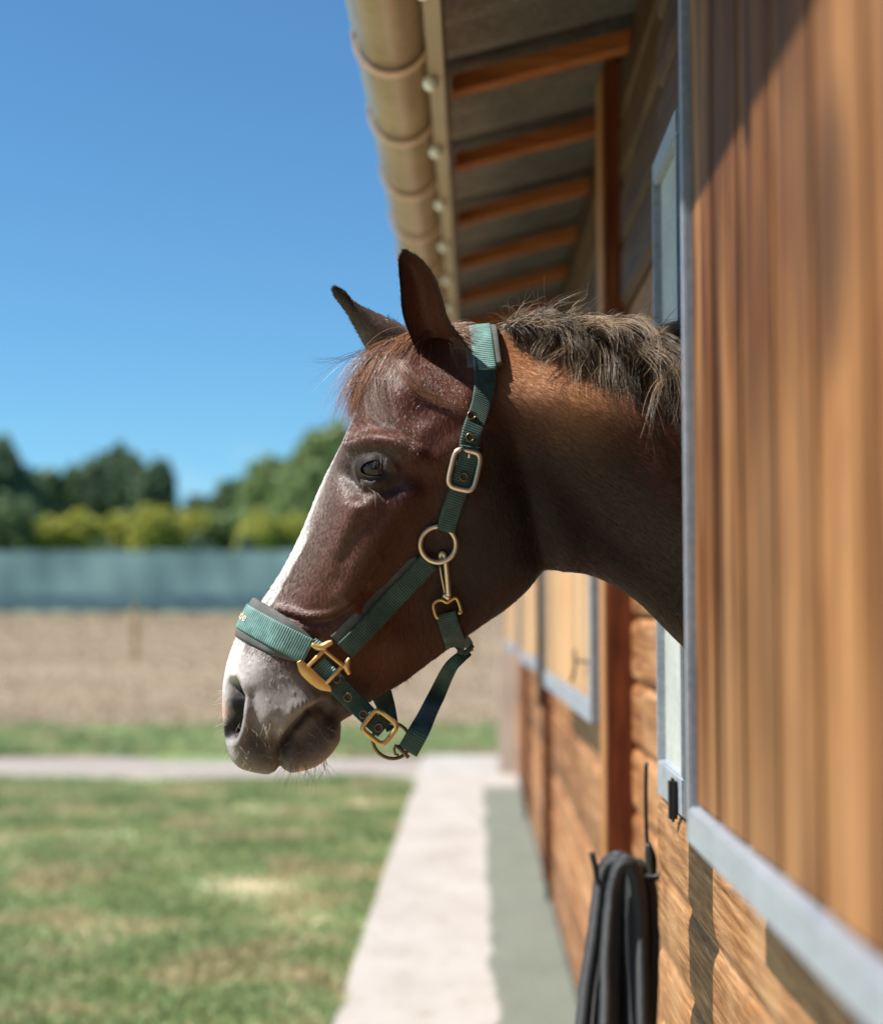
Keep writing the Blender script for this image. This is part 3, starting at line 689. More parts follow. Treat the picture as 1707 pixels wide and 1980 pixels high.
# ------------------------------------------------------------------ hair strands: thin tapered three-sided blades in one mesh per part
def strands(name, paths, rad, cols, mat, parent):
    """paths (N, K, 3), rad (N,), cols (N, 3) -> one mesh"""
    paths = np.asarray(paths, float); N, K, _ = paths.shape
    tg = np.gradient(paths, axis=1); tg /= np.linalg.norm(tg, axis=2, keepdims=True) + 1e-9
    ref = RNG.normal(size=(N, 1, 3)); u = np.cross(tg, ref); u /= np.linalg.norm(u, axis=2, keepdims=True) + 1e-9
    w = np.cross(tg, u); tp = (1 - np.linspace(0, 1, K) ** 2.2 * .85)[None, :, None] * np.asarray(rad)[:, None, None]
    rows = []
    for k in range(3):
        a_ = 2 * math.pi * k / 3; rows.append(paths + (u * math.cos(a_) + w * math.sin(a_)) * tp)
    V = np.stack(rows, 2).reshape(-1, 3)          # N,K,3sides
    base_ = (np.arange(N) * K * 3)[:, None, None]; kk = (np.arange(K - 1) * 3)[None, :, None]; s_ = np.arange(3)[None, None, :]
    a0 = base_ + kk + s_; b0 = base_ + kk + (s_ + 1) % 3
    Fq = np.stack([a0, b0, b0 + 3, a0 + 3], -1).reshape(-1, 4)
    m_ = bpy.data.meshes.new(name); m_.vertices.add(len(V)); m_.vertices.foreach_set('co', V.astype(np.float32).ravel())
    m_.loops.add(len(Fq) * 4); m_.loops.foreach_set('vertex_index', Fq.astype(np.int32).ravel())
    m_.polygons.add(len(Fq)); m_.polygons.foreach_set('loop_start', np.arange(len(Fq), dtype=np.int32) * 4)
    m_.update(calc_edges=True); m_.polygons.foreach_set('use_smooth', [True] * len(Fq))
    ca = m_.color_attributes.new('tint', 'FLOAT_COLOR', 'POINT')
    cc = np.repeat(np.asarray(cols), K * 3, 0); ca.data.foreach_set('color', np.concatenate([cc, np.ones((len(cc), 1))], 1).astype(np.float32).ravel())
    m_.materials.append(mat); o = bpy.data.objects.new(name, m_); COL.objects.link(o); o.parent = parent; o['kind'] = 'stuff'
    return o
def hairmat(name, rough=.38, spec=.55):
    t = NT(name); a_ = t.new('ShaderNodeAttribute', attribute_name='tint'); t.base(a_.outputs[0]); t.set(Roughness=rough)
    t.p.inputs['Specular IOR Level'].default_value = spec; return t.m
M['hair'] = hairmat('horse_hair')
def push(p, gap):
    loc, nrm, _, dist = BV.find_nearest(p)
    if loc is None: return p
    if (p - loc).dot(nrm) < gap: return loc + nrm * gap
    return p
def grow(root, v, steps, seg, grav, gap, curl=0, damp=.0, wob=0):
    pts = [root.copy()]; p = root.copy(); v = v.copy(); ph = random.random() * 6
    for k in range(steps):
        v = v + Vector((0, 0, -grav)) + Vector((random.gauss(0, wob), random.gauss(0, wob), random.gauss(0, wob)))
        v += Vector((math.sin(ph + k * .8), 0, math.cos(ph + k * .8))) * curl
        v.normalize(); p = push(p + v * seg, gap); pts.append(p.copy())
    return pts
M['fur'] = hairmat('coat_hair', .34, .9)
# mane
crest = spline([(975, 630), (1015, 624), (1080, 632), (1170, 646), (1260, 660), (1330, 672), (1420, 685), (1520, 695)], 300)
paths = []; rad = []; cols = []
for c in range(520):
    u = random.random() ** .9; i = int(u * 299); px_, py_ = crest[i]; f = u
    kind = random.random() * (1 if f > .22 else .5); rt = mp(px_, py_ + 6 + 10 * random.random()); rt.y += random.uniform(-.036, .014)
    if kind < .22:      # short hair standing up and away
        v0 = Vector((random.uniform(-.5, 1.0), random.uniform(-.6, .4), random.uniform(.15, .8))); ln = random.uniform(.02, .07); gr = random.uniform(.0, .12); nh = 9; spread = .010
    elif kind < .50:    # swept back along the crest
        v0 = Vector((random.uniform(.8, 1.2), random.uniform(-.55, -.05), random.uniform(-.1, .35))); ln = random.uniform(.05, .10) * (.75 + .25 * min(1, f * 4)); gr = random.uniform(.02, .12); nh = 26; spread = .007
    else:               # locks falling over the near side
        v0 = Vector((random.uniform(.3, 1.0) * (1.15 - f), random.uniform(-1.0, -.4), random.uniform(-.15, .35))); ln = random.uniform(.035, .075) + .30 * f ** 1.1 * random.uniform(.3, 1); gr = random.uniform(.14, .34); nh = 24; spread = .006
    K = 10; seg = ln / K; guide = grow(rt, v0, K, seg, gr, random.uniform(.002, .014), curl=random.choice([-1, 1]) * random.uniform(.05, .48), wob=.11)
    tint = random.random() ** 1.3
    for h in range(nh):
        o0 = np.array([random.gauss(0, .006), random.gauss(0, .004), random.gauss(0, .003)]); e0 = np.array([random.gauss(0, spread), random.gauss(0, spread * .6), random.gauss(0, spread)])
        arr = np.array([tuple(q) for q in guide]); tt = np.linspace(0, 1, K + 1)[:, None]; ph = random.random() * 6
        arr = arr + o0 * (1 - tt * .6) + e0 * tt ** 1.6 + np.concatenate([np.sin(tt * 7 + ph), np.cos(tt * 6 + ph), np.sin(tt * 8 - ph)], 1) * .0016 * tt
        te = np.linspace(0, K * random.uniform(.5, 1), K + 1); arr = np.stack([np.interp(te, np.arange(K + 1), arr[:, q]) for q in range(3)], 1)
        paths.append(arr); rad.append(random.uniform(.00018, .00040)); d = random.random()
        cols.append(np.array([.44, .30, .18]) * (.14 + .95 * tint) * (.35 + 1.2 * d * d))
strands('mane', paths, rad, cols, M['hair'], horse)
# fine short under-mane hair lying flat so the crest is never bald
paths = []; rad = []; cols = []
for c in range(5200):
    i = int(random.random() * 299); px_, py_ = crest[i]; f = i / 299
    rt = mp(px_, py_ + 6); rt.y += random.uniform(-.03, .03); rt = push(rt, .001)
    v0 = Vector((random.uniform(.2, 1.2), random.uniform(-1.0, .2), random.uniform(-.2, .5)))
    paths.append(np.array([tuple(q) for q in grow(rt, v0, 6, random.uniform(.004, .009) * (1 + 1.3 * f), .2, random.uniform(.002, .010), wob=.1)]))
    rad.append(random.uniform(.0002, .0004)); cols.append(np.array([.10, .066, .043]) * random.uniform(.3, 1.5))
strands('undercoat_mane', paths, rad, cols, M['hair'], horse)
# forelock
paths = []; rad = []; cols = []
for c in range(3600):
    u = random.random(); px_ = 765 + 115 * u + random.gauss(0, 6); py_ = 650 - 30 * u + random.gauss(0, 7)
    rt, nn = hit(px_, max(py_, 645)); 
    rt = rt + nn * .001; rt.y += random.uniform(0, .05) * (1 - u * .3)
    tgt = Vector((-.75 + .5 * random.random(), -.25, -.45)); 
    ln = random.uniform(.07, .15); K = 9
    v0 = Vector((-.62 + random.gauss(0, .12), -.30 + random.gauss(0, .15), -.08 + random.gauss(0, .12)))
    pts = grow(push(rt, .002), v0, K, ln / K, .21 + random.gauss(0, .03), random.uniform(.002, .011), wob=.05)
    paths.append(np.array([tuple(q) for q in pts])); rad.append(random.uniform(.00018, .00034))
    cols.append(np.array([.30, .135, .07]) * random.uniform(.3, 1.6) * (1 + .5 * (random.random() < .15)))
def fly(pxs, y, r_, col, n=1, jit=6):
    for _ in range(n):
        j = [(a_ + random.gauss(0, jit) * s, b_ + random.gauss(0, jit) * s) for (a_, b_), s in zip(pxs, np.linspace(.2, 1, len(pxs)))]
        sp3 = spline(j, 10); paths.append(np.array([tuple(at(a_, b_, y)) for a_, b_ in sp3])); rad.append(r_); cols.append(np.array(col) * random.uniform(.7, 1.3))
fly([(745, 660), (715, 670), (680, 690), (640, 698), (600, 695)], 1.93, .00016, (.06, .035, .025), 12, 9)
fly([(760, 655), (720, 690), (695, 730), (682, 770), (680, 800)], 1.90, .00016, (.10, .05, .03), 22, 10)
fly([(745, 665), (700, 700), (690, 750), (672, 790)], 1.92, .00014, (.06, .035, .025), 9, 9)
for _ in range(60):          # the lock swept back across the temple
    j = [(770 + random.gauss(0, 10), 700), (800 + random.gauss(0, 8), 745 + random.gauss(0, 6)), (840 + random.gauss(0, 8), 775 + random.gauss(0, 6)), (885 + random.gauss(0, 12), 790 + random.gauss(0, 8))]
    pts = [hit(*q, lift=.004 + .001 * random.random())[0] for q in spline(j, 10)]
    paths.append(np.array([tuple(q) for q in pts])); rad.append(.0002); cols.append(np.array([.2, .085, .045]) * random.uniform(.6, 1.4))
for _ in range(90):          # ends hanging over the brow
    x = random.gauss(720, 16); j = [(x, 730), (x + 5, 770), (x + 18 + random.gauss(0, 6), 808), (x + 45 + random.gauss(0, 14), 838)]
    pts = [hit(*q, lift=.004 + .002 * random.random())[0] for q in spline(j, 10)]
    paths.append(np.array([tuple(q) for q in pts])); rad.append(.0002); cols.append(np.array([.13, .055, .03]) * random.uniform(.5, 1.3))
strands('forelock', paths, rad, cols, M['hair'], horse)
# whiskers, chin hair and lashes
paths = []; rad = []; cols = []
def wh(px_, py_, v0, ln, grav, col, r_=.00022, curl=.0):
    rt, nn = hit(px_, py_); pts = [rt.copy()]; v = (v0 + nn * .5).normalized(); p = rt.copy()
    for k in range(9):
        v = (v + Vector((curl * math.sin(k * .6), 0, -grav))).normalized(); p = p + v * ln / 9; pts.append(p.copy())
    paths.append(np.array([tuple(q) for q in pts])); rad.append(r_); cols.append(np.array(col) * random.uniform(.8, 1.2))
for _ in range(46):
    wh(random.uniform(455, 540), random.uniform(1395, 1480), Vector((random.gauss(0, .5), -.5, -.6)), random.uniform(.008, .024), .05, (.42, .34, .24), curl=random.gauss(0, .25))
for _ in range(46):
    wh(random.uniform(560, 645), random.uniform(1400, 1475), Vector((random.gauss(0, .5), -.5, -.5)), random.uniform(.008, .024), .05, (.45, .33, .22), curl=random.gauss(0, .25))
for _ in range(60):
    wh(random.uniform(545, 640), random.uniform(1476, 1488), Vector((random.gauss(0, .25), random.gauss(0, .3), -1)), random.uniform(.012, .038), .1, (.10, .07, .05), .00016, curl=random.gauss(0, .2))
for _ in range(30):
    wh(random.uniform(429, 440), random.uniform(1330, 1470), Vector((-1, random.gauss(0, .4), random.uniform(-.7, .1))), random.uniform(.006, .020), .05, (.62, .55, .42), .00016, curl=random.gauss(0, .3))
for _ in range(16):
    wh(random.uniform(500, 560), random.uniform(1260, 1330), Vector((random.gauss(0, .3), -.3, -.8)), random.uniform(.004, .01), .05, (.4, .35, .3), .00014)
for _ in range(40):
    x = random.uniform(755, 810); wh(x, 1330 - (x - 755) * .55 - 4, Vector((random.gauss(.1, .15), random.gauss(0, .3), -1)), random.uniform(.004, .013), .05, (.05, .025, .015), .00014)
strands('whiskers', paths, rad, cols, M['hair'], horse)
paths = []; rad = []; cols = []
for _ in range(26):
    x = random.uniform(695, 755); y = np.interp(x, [680, 715, 765], [886, 877, 892])
    rt, nn = hit(x, y); v = Vector((random.gauss(.05, .15), -.55, -.8)).normalized(); p = rt.copy(); pts = [p.copy()]
    for k in range(8): v = (v + Vector((0, -.02, -.05))).normalized(); p = p + v * random.uniform(.0022, .0028); pts.append(p.copy())
    paths.append(np.array([tuple(q) for q in pts])); rad.append(.0003); cols.append(np.array([.02, .014, .012]) * random.uniform(.6, 1.3))
for pxs in ([(722, 948), (726, 962), (725, 980)], [(728, 955), (735, 963), (742, 968)], [(708, 958), (707, 964), (706, 972)], [(716, 940), (722, 950), (730, 962)]):
    paths.append(np.array([tuple(hit(a_, b_, .004)[0]) for a_, b_ in spline(pxs, 9)])); rad.append(.00035); cols.append(np.array([.45, .38, .3]))
strands('eyelashes', paths, rad, cols, M['hair'], horse)
# hair inside and at the foot of the ears, light poll hair in front of the crownpiece
paths = []; rad = []; cols = []
for _ in range(420):
    x = random.uniform(866, 893); y = 616 + random.uniform(0, 60) * random.random()
    rt, nn = hit(x, y + 26); rt = rt + nn * .001 + Vector((0, 0, .012))
    v0 = Vector((.45 + random.gauss(0, .15), -.25, -.1 + random.gauss(0, .25)))
    paths.append(np.array([tuple(q) for q in grow(rt, v0, 8, random.uniform(.0025, .0045), .16, .002)])); rad.append(.00022); cols.append(np.array([.30, .17, .10]) * random.uniform(.5, 1.5))
strands('poll_hair', paths, rad, cols, M['hair'], horse)

# ------------------------------------------------------------------ short coat hair, part of the body surface
def coat_fur(n):
    tri = [tuple(p.vertices) for p in me.polygons]; cen = np.array([P[list(t_)].mean(0) for t_ in tri]); 
    ar = np.array([p.area for p in me.polygons]); nr = np.array([tuple(p.normal) for p in me.polygons])
    pc = proj(cen); ymc = np.where(cen[:, 0] < .35, 1.945 + .13 * cen[:, 0], 1.99)
    ok = (cen[:, 1] < ymc + .03) & (pc[:, 0] < 1360) & (pc[:, 1] < 1560) & (cen[:, 2] > 1.05) & (cen[:, 1] > 1.5)
    wt = ar * ok; wt /= wt.sum(); idx = RNG.choice(len(tri), n, p=wt)
    vi = np.array([(t_ + t_[-1:])[:4] for t_ in tri])[idx]; w = RNG.dirichlet([1, 1, 1, 1], n)
    pos = (P[vi] * w[..., None]).sum(1); col = (C[vi] * w[..., None]).sum(1); nn = nr[idx]; px_ = proj(pos)
    ctr = np.array([(700, 1000, -.5, -.85), (560, 1180, -.5, -.8), (500, 1330, -.3, -.9), (780, 760, -.35, -.8), (800, 1100, -.05, -1), (920, 1050, .35, -.9), (1000, 750, .75, -.55), (1120, 850, .8, -.6), (1250, 1000, .8, -.65), (720, 880, .6, -.5), (600, 1400, -.1, -1)])
    d2 = ((px_[:, None, :] - ctr[None, :, :2]) ** 2).sum(2); g_ = np.exp(-d2 / (2 * 90 ** 2)) + 1e-6; g_ /= g_.sum(1, keepdims=True); fl = g_ @ ctr[:, 2:]
    v = np.stack([fl[:, 0], np.zeros(n), fl[:, 1]], 1) + RNG.normal(0, .16, (n, 3)); v -= nn * (v * nn).sum(1, keepdims=True); v /= np.linalg.norm(v, axis=1, keepdims=True) + 1e-9
    mzl = np.clip((px_[:, 1] - (1215 + (px_[:, 0] - 440) * .62)) / 40, 0, 1) * (px_[:, 0] < 690)
    face = np.exp(-((px_[:, 0] - 650) / 150) ** 2)
    ln = (.0075 - .003 * face) * RNG.uniform(.6, 1.25, n) * (1 - .78 * mzl)
    eye = np.hypot(px_[:, 0] - 720, (px_[:, 1] - 908) * 1.3) < 42
    keep = ~eye & ~((mzl > .5) & (RNG.uniform(0, 1, n) < .6))
    pos, nn, v, ln, col = pos[keep], nn[keep], v[keep], ln[keep], col[keep]
    rise = RNG.uniform(.07, .22, len(ln))[:, None]
    p0 = pos; p1 = pos + (v * .5 + nn * rise * .5) * ln[:, None]; p2 = pos + (v * 1.0 + nn * rise * .62) * ln[:, None]
    wv = (1 - np.clip(col[:, :1] * 1.6, 0, 1)); cc = col * (1 + (RNG.uniform(.55, 1.55, (len(ln), 1)) - 1) * wv); cc = cc + np.array([.01, .006, .004]) * RNG.uniform(0, 1, (len(ln), 1))
    return np.stack([p0, p1, p2], 1), cc
fp_, fc_ = coat_fur(130000)
tag(strands('coat_hair', fp_, np.full(len(fp_), .00016), fc_, M['fur'], horse))

# fine hair on the ears
ev = np.array([tuple(v.co) for v in me2.vertices]); ef = [tuple(p.vertices) for p in me2.polygons if len(p.vertices) == 4]; en = np.array([tuple(p.normal) for p in me2.polygons if len(p.vertices) == 4])
ecol = np.array(ecol); ii = RNG.integers(0, len(ef), 16000); vi = np.array(ef)[ii]; w = RNG.dirichlet([1, 1, 1, 1], 16000)
pos = (ev[vi] * w[..., None]).sum(1); cl_ = (ecol[vi] * w[..., None]).sum(1); nn = en[ii]
ax_ = np.where(pos[:, :1] < at(745, 600, 1.93).x, np.array([[-.75, 0, .65]]), np.array([[-.25, 0, .97]])); v = ax_ + RNG.normal(0, .2, (16000, 3)); nn = nn * np.sign(RNG.normal(0, 1, (16000, 1)))
v -= nn * (v * nn).sum(1, keepdims=True) * .8; ln = .006 * RNG.uniform(.5, 1.2, (16000, 1))
strands('ear_hair', np.stack([pos, pos + (v * .5 + nn * .1) * ln, pos + (v + nn * .16) * ln], 1), np.full(16000, .00014), cl_ * RNG.uniform(.6, 1.8, (16000, 1)), M['fur'], horse)
# ================================================================== HALTER
halter = tag(empty('halter', (-.05, 1.85, 1.35)), 'dark green webbing halter with padded noseband and brass buckles on the horse', 'halter')
def hp(o, par=None):
    if par is None: return reparent(o, halter)
    o.parent = par; o.matrix_parent_inverse = Matrix(); return o
def webmat(name, c0, c1, freq=900, rib=.7, rough=.55):
    t = NT(name); uv = t.new('ShaderNodeUVMap'); sp = t.new('ShaderNodeSeparateXYZ'); t.link(uv.outputs[0], sp.inputs[0])
    s = t.math('SINE', t.math('MULTIPLY', sp.outputs['X'], freq * 2 * math.pi)); s = t.math('MULTIPLY_ADD', s, .5, .5)
    nz = t.noise(t.co(), 60, 4, .6); fz = t.noise(t.co(), 500, 2, .6)
    c = t.mix(t.math('MULTIPLY', s, rib), c0, c1); c = t.mix(t.ramp(nz, [(.45, (0, 0, 0)), (.75, (.5, .5, .5))]), c, tuple(min(1, a * 1.5 + .02) for a in c1))
    t.base(c); t.set(Roughness=rough); t.p.inputs['Sheen Weight'].default_value = .15
    t.bump(t.math('ADD', t.math('MULTIPLY', s, 1.0), t.math('MULTIPLY', fz, .5)), .7, .0007); return t.m
M['web'] = webmat('green_webbing', (.004, .018, .015), (.030, .095, .078), 330)
M['web_sunlit'] = webmat('green_webbing_sunlit', (.012, .050, .042), (.15, .31, .28), 330, 1.0)  # brighter copy of the green webbing for the sunlit straps
t = NT('grey_padding'); f = t.noise(t.co(), 45, 4, .6); t.base(t.ramp(f, [(.3, (.07, .075, .07)), (.7, (.13, .135, .13))])); t.set(Roughness=.8); t.bump(t.noise(t.co(), 300, 2), .3, .0006); M['pad'] = t.m
t = NT('brass'); f = t.noise(t.co(), 60, 3); t.link(t.math('MULTIPLY_ADD', t.noise(t.co(), 240, 4, .7), .5, .12), t.p.inputs['Roughness']); t.base(t.ramp(f, [(.3, (.62, .38, .13)), (.7, (.78, .52, .21))])); t.set(Metallic=.75, Roughness=.34); M['brass'] = t.m
t = NT('pale_brass'); t.base((.80, .64, .46)); t.set(Metallic=.75, Roughness=.3); M['pbrass'] = t.m
t = NT('dark_bronze'); t.base((.16, .12, .08)); t.set(Metallic=.85, Roughness=.33); M['bronze'] = t.m
def ribbon(name, P_, N_, width, th, mat, parent=None, rnd=True):
    """closed ribbon along 3D points P_, outward normals N_, widths in metres"""
    n = len(P_); P_ = [Vector(p) for p in P_]; wd = width if hasattr(width, '__len__') else [width] * n
    prof = []
    K = 14
    for k in range(K):                        # rounded flat section
        a_ = 2 * math.pi * k / K; c_, s_ = math.cos(a_), math.sin(a_)
        prof.append((math.copysign(abs(c_) ** (.35 if rnd else .18), c_) * .5, math.copysign(abs(s_) ** .6, s_) * .5 + .5))
    V = []; U = []; L_ = 0
    for i, p in enumerate(P_):
        tg = (P_[min(i + 1, n - 1)] - P_[max(i - 1, 0)]).normalized(); nn = Vector(N_[i]); nn = (nn - tg * nn.dot(tg)).normalized(); b_ = tg.cross(nn)
        if i: L_ += (p - P_[i - 1]).length
        for (a_, h_) in prof: V.append(p + b_ * a_ * wd[i] + nn * h_ * th); U.append((L_, a_ * wd[i]))
    Fc = []
    for i in range(n - 1):
        for k in range(K): Fc.append((i * K + k, (i + 1) * K + k, (i + 1) * K + (k + 1) % K, i * K + (k + 1) % K))
    Fc += [list(range(K)), [(n - 1) * K + k for k in range(K)][::-1]]
    me_ = bpy.data.meshes.new(name); me_.from_pydata([tuple(v) for v in V], [], Fc); me_.update()
    uvl = me_.uv_layers.new(name='UVMap')
    for l in me_.loops: uvl.data[l.index].uv = U[l.vertex_index]
    for p in me_.polygons: p.use_smooth = True
    me_.materials.append(mat); o = bpy.data.objects.new(name, me_); COL.objects.link(o)
    bm = bmesh.new(); bm.from_mesh(me_); bmesh.ops.recalc_face_normals(bm, faces=bm.faces); bm.to_mesh(me_); bm.free()
    return hp(o, parent)
def smooth(a_, it):
    a_ = np.array([tuple(v) for v in a_])
    for _ in range(it): a_[1:-1] = (a_[:-2] + 2 * a_[1:-1] + a_[2:]) / 4
    return [Vector(v) for v in a_]
def surf(px_list, n=30, lift=.002, it=6, flat=.35):
    sp3 = spline(px_list, n); hs_ = [hit(*q) for q in sp3]
    N_ = [(nn.lerp(Vector((0, -1, 0)), flat)).normalized() for _, nn in hs_]; N_ = [v.normalized() for v in smooth(N_, 10)]
    P0 = smooth([h_[0] for h_ in hs_], it)
    return [p + nn * lift for p, nn in zip(P0, N_)], N_
def wrap(C, u, a0, a1, n, lift, it=5):       # band round the head in the plane of u and the y axis
    u = Vector(u).normalized(); P0 = []; N_ = []
    for i in range(n):
        th = a0 + (a1 - a0) * i / (n - 1); d = Vector((0, -1, 0)) * math.cos(th) + u * math.sin(th)
        loc, nn, _, _ = BV.ray_cast(C + d * .4, -d)
        P0.append(loc if loc is not None else C + d * .06); N_.append(d)
    P0 = smooth(P0, it); out = []
    for i, p in enumerate(P0):
        tg = P0[min(i + 1, n - 1)] - P0[max(i - 1, 0)]; tg.normalize(); nn = (N_[i] - tg * N_[i].dot(tg)).normalized(); out.append((p + nn * lift, nn))
    return [o[0] for o in out], [o[1] for o in out]
def M2(px_): return px_ / F * 1.88            # photo pixels to metres at the halter
# noseband: pad and webbing round the nose
Cn = mp(604, 1256); un = mp(462, 1186) - Cn; un.y = 0
Cn2 = Cn.copy()
Pn_, Nn_ = wrap(Cn2, un, -.02, math.pi + .02, 64, .001)
wn2 = [M2(84) * (1 - .45 * abs(i / 63 - .5) ** 3 * 8) for i in range(64)]
pad = ribbon('noseband_padding', Pn_, Nn_, wn2, .009, M['pad'])
Pn2, Nn2 = wrap(Cn2, un, -.04, math.pi + .04, 64, .0095)
nb = ribbon('noseband', Pn2, Nn2, M2(50), .003, M['web_sunlit'])
# lettering stitched on the front of the noseband
bm_i = 22
fc = bpy.data.curves.new('lettering', 'FONT'); fc.body = 'ade'; fc.size = .016; fc.extrude = .0004; fc.align_x = 'CENTER'; fc.align_y = 'CENTER'
fo = bpy.data.objects.new('lettering', fc); COL.objects.link(fo)
bpy.context.view_layer.update(); tmp = bpy.data.meshes.new_from_object(fo.evaluated_get(bpy.context.evaluated_depsgraph_get())); bpy.data.objects.remove(fo)
def onband(s, v, lift):
    L_ = [0]
    for a_, b_ in zip(Pn2[:-1], Pn2[1:]): L_.append(L_[-1] + (b_ - a_).length)
    i = int(np.searchsorted(L_, s)) - 1; i = max(0, min(i, len(Pn2) - 2)); f = (s - L_[i]) / (L_[i + 1] - L_[i])
    p = Pn2[i].lerp(Pn2[i + 1], f); nn = Nn2[i].lerp(Nn2[i + 1], f).normalized(); tg = (Pn2[i + 1] - Pn2[i]).normalized(); return p + tg.cross(nn) * v + nn * lift, L_[-1]
Lt = onband(0, 0, 0)[1]
for v in tmp.vertices:
    s = Lt * .435 - v.co.x; q, _ = onband(s, v.co.y * .9, .0034 + v.co.z); v.co = q
t = NT('pink_thread'); t.base((.75, .52, .42)); t.set(Roughness=.5); tmp.materials.append(t.m)
lo = bpy.data.objects.new('lettering', tmp); COL.objects.link(lo); lo.parent = nb
# crownpiece over the poll
Cc = mp(938, 735); uc = mp(925, 616) - Cc; uc.y = 0
Pc, Nc = wrap(Cc, uc, .12, math.pi - .12, 48, .001)
ribbon('crownpiece_padding', Pc, Nc, M2(70), .008, M['pad'])
Pc2, Nc2 = wrap(Cc, uc, -.02, math.pi - .02, 50, .008)
ribbon('crownpiece', Pc2, Nc2, M2(44), .003, M['web_sunlit'])
Pk, Nk = surf([(937, 700), (936, 740), (926, 785), (912, 830), (903, 868), (897, 905)], 30, .006)
ribbon('cheek_strap', Pk, Nk, [M2(44 - 8 * i / 29) for i in range(30)], .003, M['web'])
Pk, Nk = surf([(906, 862), (897, 908), (886, 945)], 14, .0095); ribbon('strap_tongue', Pk, Nk, M2(38), .003, M['web'])
Pk, Nk = surf([(893, 930), (876, 975), (862, 1025)], 16, .0055); ribbon('cheek_strap', Pk, Nk, M2(37), .0045, M['web'])
Pk, Nk = surf([(820, 1092), (795, 1118), (730, 1180), (662, 1250)], 30, .0035); 
off = [Vector((-.0045, 0, .0045))] * 30
ribbon('cheek_padding', [p + o_ * min(1, i / 6) - n_ * .003 for i, (p, o_, n_) in enumerate(zip(Pk, off, Nk))][2:], Nk[2:], M2(46), .006, M['pad'])
Pk2, Nk2 = surf([(829, 1082), (795, 1118), (730, 1185), (664, 1254)], 30, .0085); ribbon('cheek_strap', Pk2, Nk2, M2(41), .004, M['web'])
def planar(cx, cy, lift, pts, flat=.6, y=None):
    if y is None:
        c_, nn = hit(cx, cy); nn = nn.lerp(Vector((0, -1, 0)), flat).normalized(); c_ = c_ + nn * lift
    else: c_ = at(cx, cy, y); nn = Vector((0, -1, 0))
    out = []
    for (a_, b_) in pts:
        d = Vector(ray(a_, b_).tolist()); out.append(CAMP + d * ((c_ - CAMP).dot(nn) / d.dot(nn)))
    return out, nn
def rrect(cx, cy, hw, hh, ang, r=.35, n=40):
    out = []
    for k in range(n):
        a_ = 2 * math.pi * k / n; c_, s_ = math.cos(a_), math.sin(a_)
        x = math.copysign(abs(c_) ** r, c_) * hw; y = math.copysign(abs(s_) ** r, s_) * hh
        out.append((cx + x * math.cos(ang) - y * math.sin(ang), cy + x * math.sin(ang) + y * math.cos(ang)))
    return out
def eyelet(cx, cy, lift, parent, y=None, r=7.5):
    pts, nn = planar(cx, cy, lift, rrect(cx, cy, r, r, 0, 1, 20), y=y); b = MB(); b.tube(pts, M2(2.2), 8, closed=True); e = b.build('eyelet', M['bronze'], smooth=True); hp(e)
    pts, nn = planar(cx, cy, lift - .0002, rrect(cx, cy, r - 1, r - 1, 0, 1, 16), y=y); b = MB(); c0 = sum(pts, Vector()) / len(pts)
    b.add(pts + [c0 + nn * -.0008] , [(i, (i + 1) % 16, 16) for i in range(16)]); q = b.build('eyelet_hole', M['dark'], smooth=True); q.parent = e; q.matrix_parent_inverse = Matrix.Translation(-Vector(halter.location)) @ Matrix.Translation(Vector(halter.location))
    return e
eyelet(912, 803, .0108, None); eyelet(909, 846, .0108, None); eyelet(897, 922, .0142, None)
# cheek buckle
def buckle(pts_px, cx, cy, lift, r_, mat, y=None, flat=.6, bar=None, tongue=None, name='buckle'):
    pts, nn = planar(cx, cy, lift, pts_px, flat, y); b = MB(); b.tube(pts, M2(r_ * 1.4), 10, closed=True)
    if bar: q, _ = planar(cx, cy, lift, bar, flat, y); b.tube(q, M2(r_ * .8), 8)
    if tongue: q, _ = planar(cx, cy, lift + .001, tongue, flat, y); b.tube(q, M2(r_ * .75), 8)
    return hp(b.build(name, mat, smooth=True))
buckle(rrect(898, 909, 26, 38, R(13), .45), 898, 909, .013, 3.6, M['pbrass'], tongue=[(909, 872), (906, 886)])
# round ring
def ringpx(cx, cy, r_, n=40): return [(cx + r_ * math.cos(2 * math.pi * k / n), cy + r_ * math.sin(2 * math.pi * k / n)) for k in range(n)]
buckle(ringpx(847, 1053, 34.5), 847, 1053, .010, 3.5, M['pbrass'], name='ring')
# snap hook and its square eye
b = MB(); pts, nn = planar(858, 1120, .016, spline([(853, 1088), (851, 1076), (855, 1070), (860, 1078), (863, 1100), (866, 1135), (867, 1152)], 22)); b.tube(pts, [M2(3.2 + 2.2 * math.sin(min(1, i / 8) * 1.5)) for i in range(22)], 12)
pts, nn = planar(858, 1120, .012, spline([(850, 1093), (853, 1112), (858, 1138), (860, 1150)], 10)); b.tube(pts, M2(1.8), 6)
pts, nn = planar(858, 1120, .015, [(857, 1150), (866, 1155), (868, 1158)]); b.tube(pts, M2(5.5), 10)
hp(b.build('snap_hook', M['pbrass'], smooth=True))
b = MB(); pts, nn = planar(864, 1175, .014, spline([(848, 1195), (843, 1192), (838, 1172), (843, 1163), (853, 1160), (864, 1165), (872, 1160), (880, 1156), (886, 1163), (891, 1182), (886, 1186)], 34)); b.tube(pts, M2(3.6), 10)
hp(b.build('snap_eye', M['brass'], smooth=True))
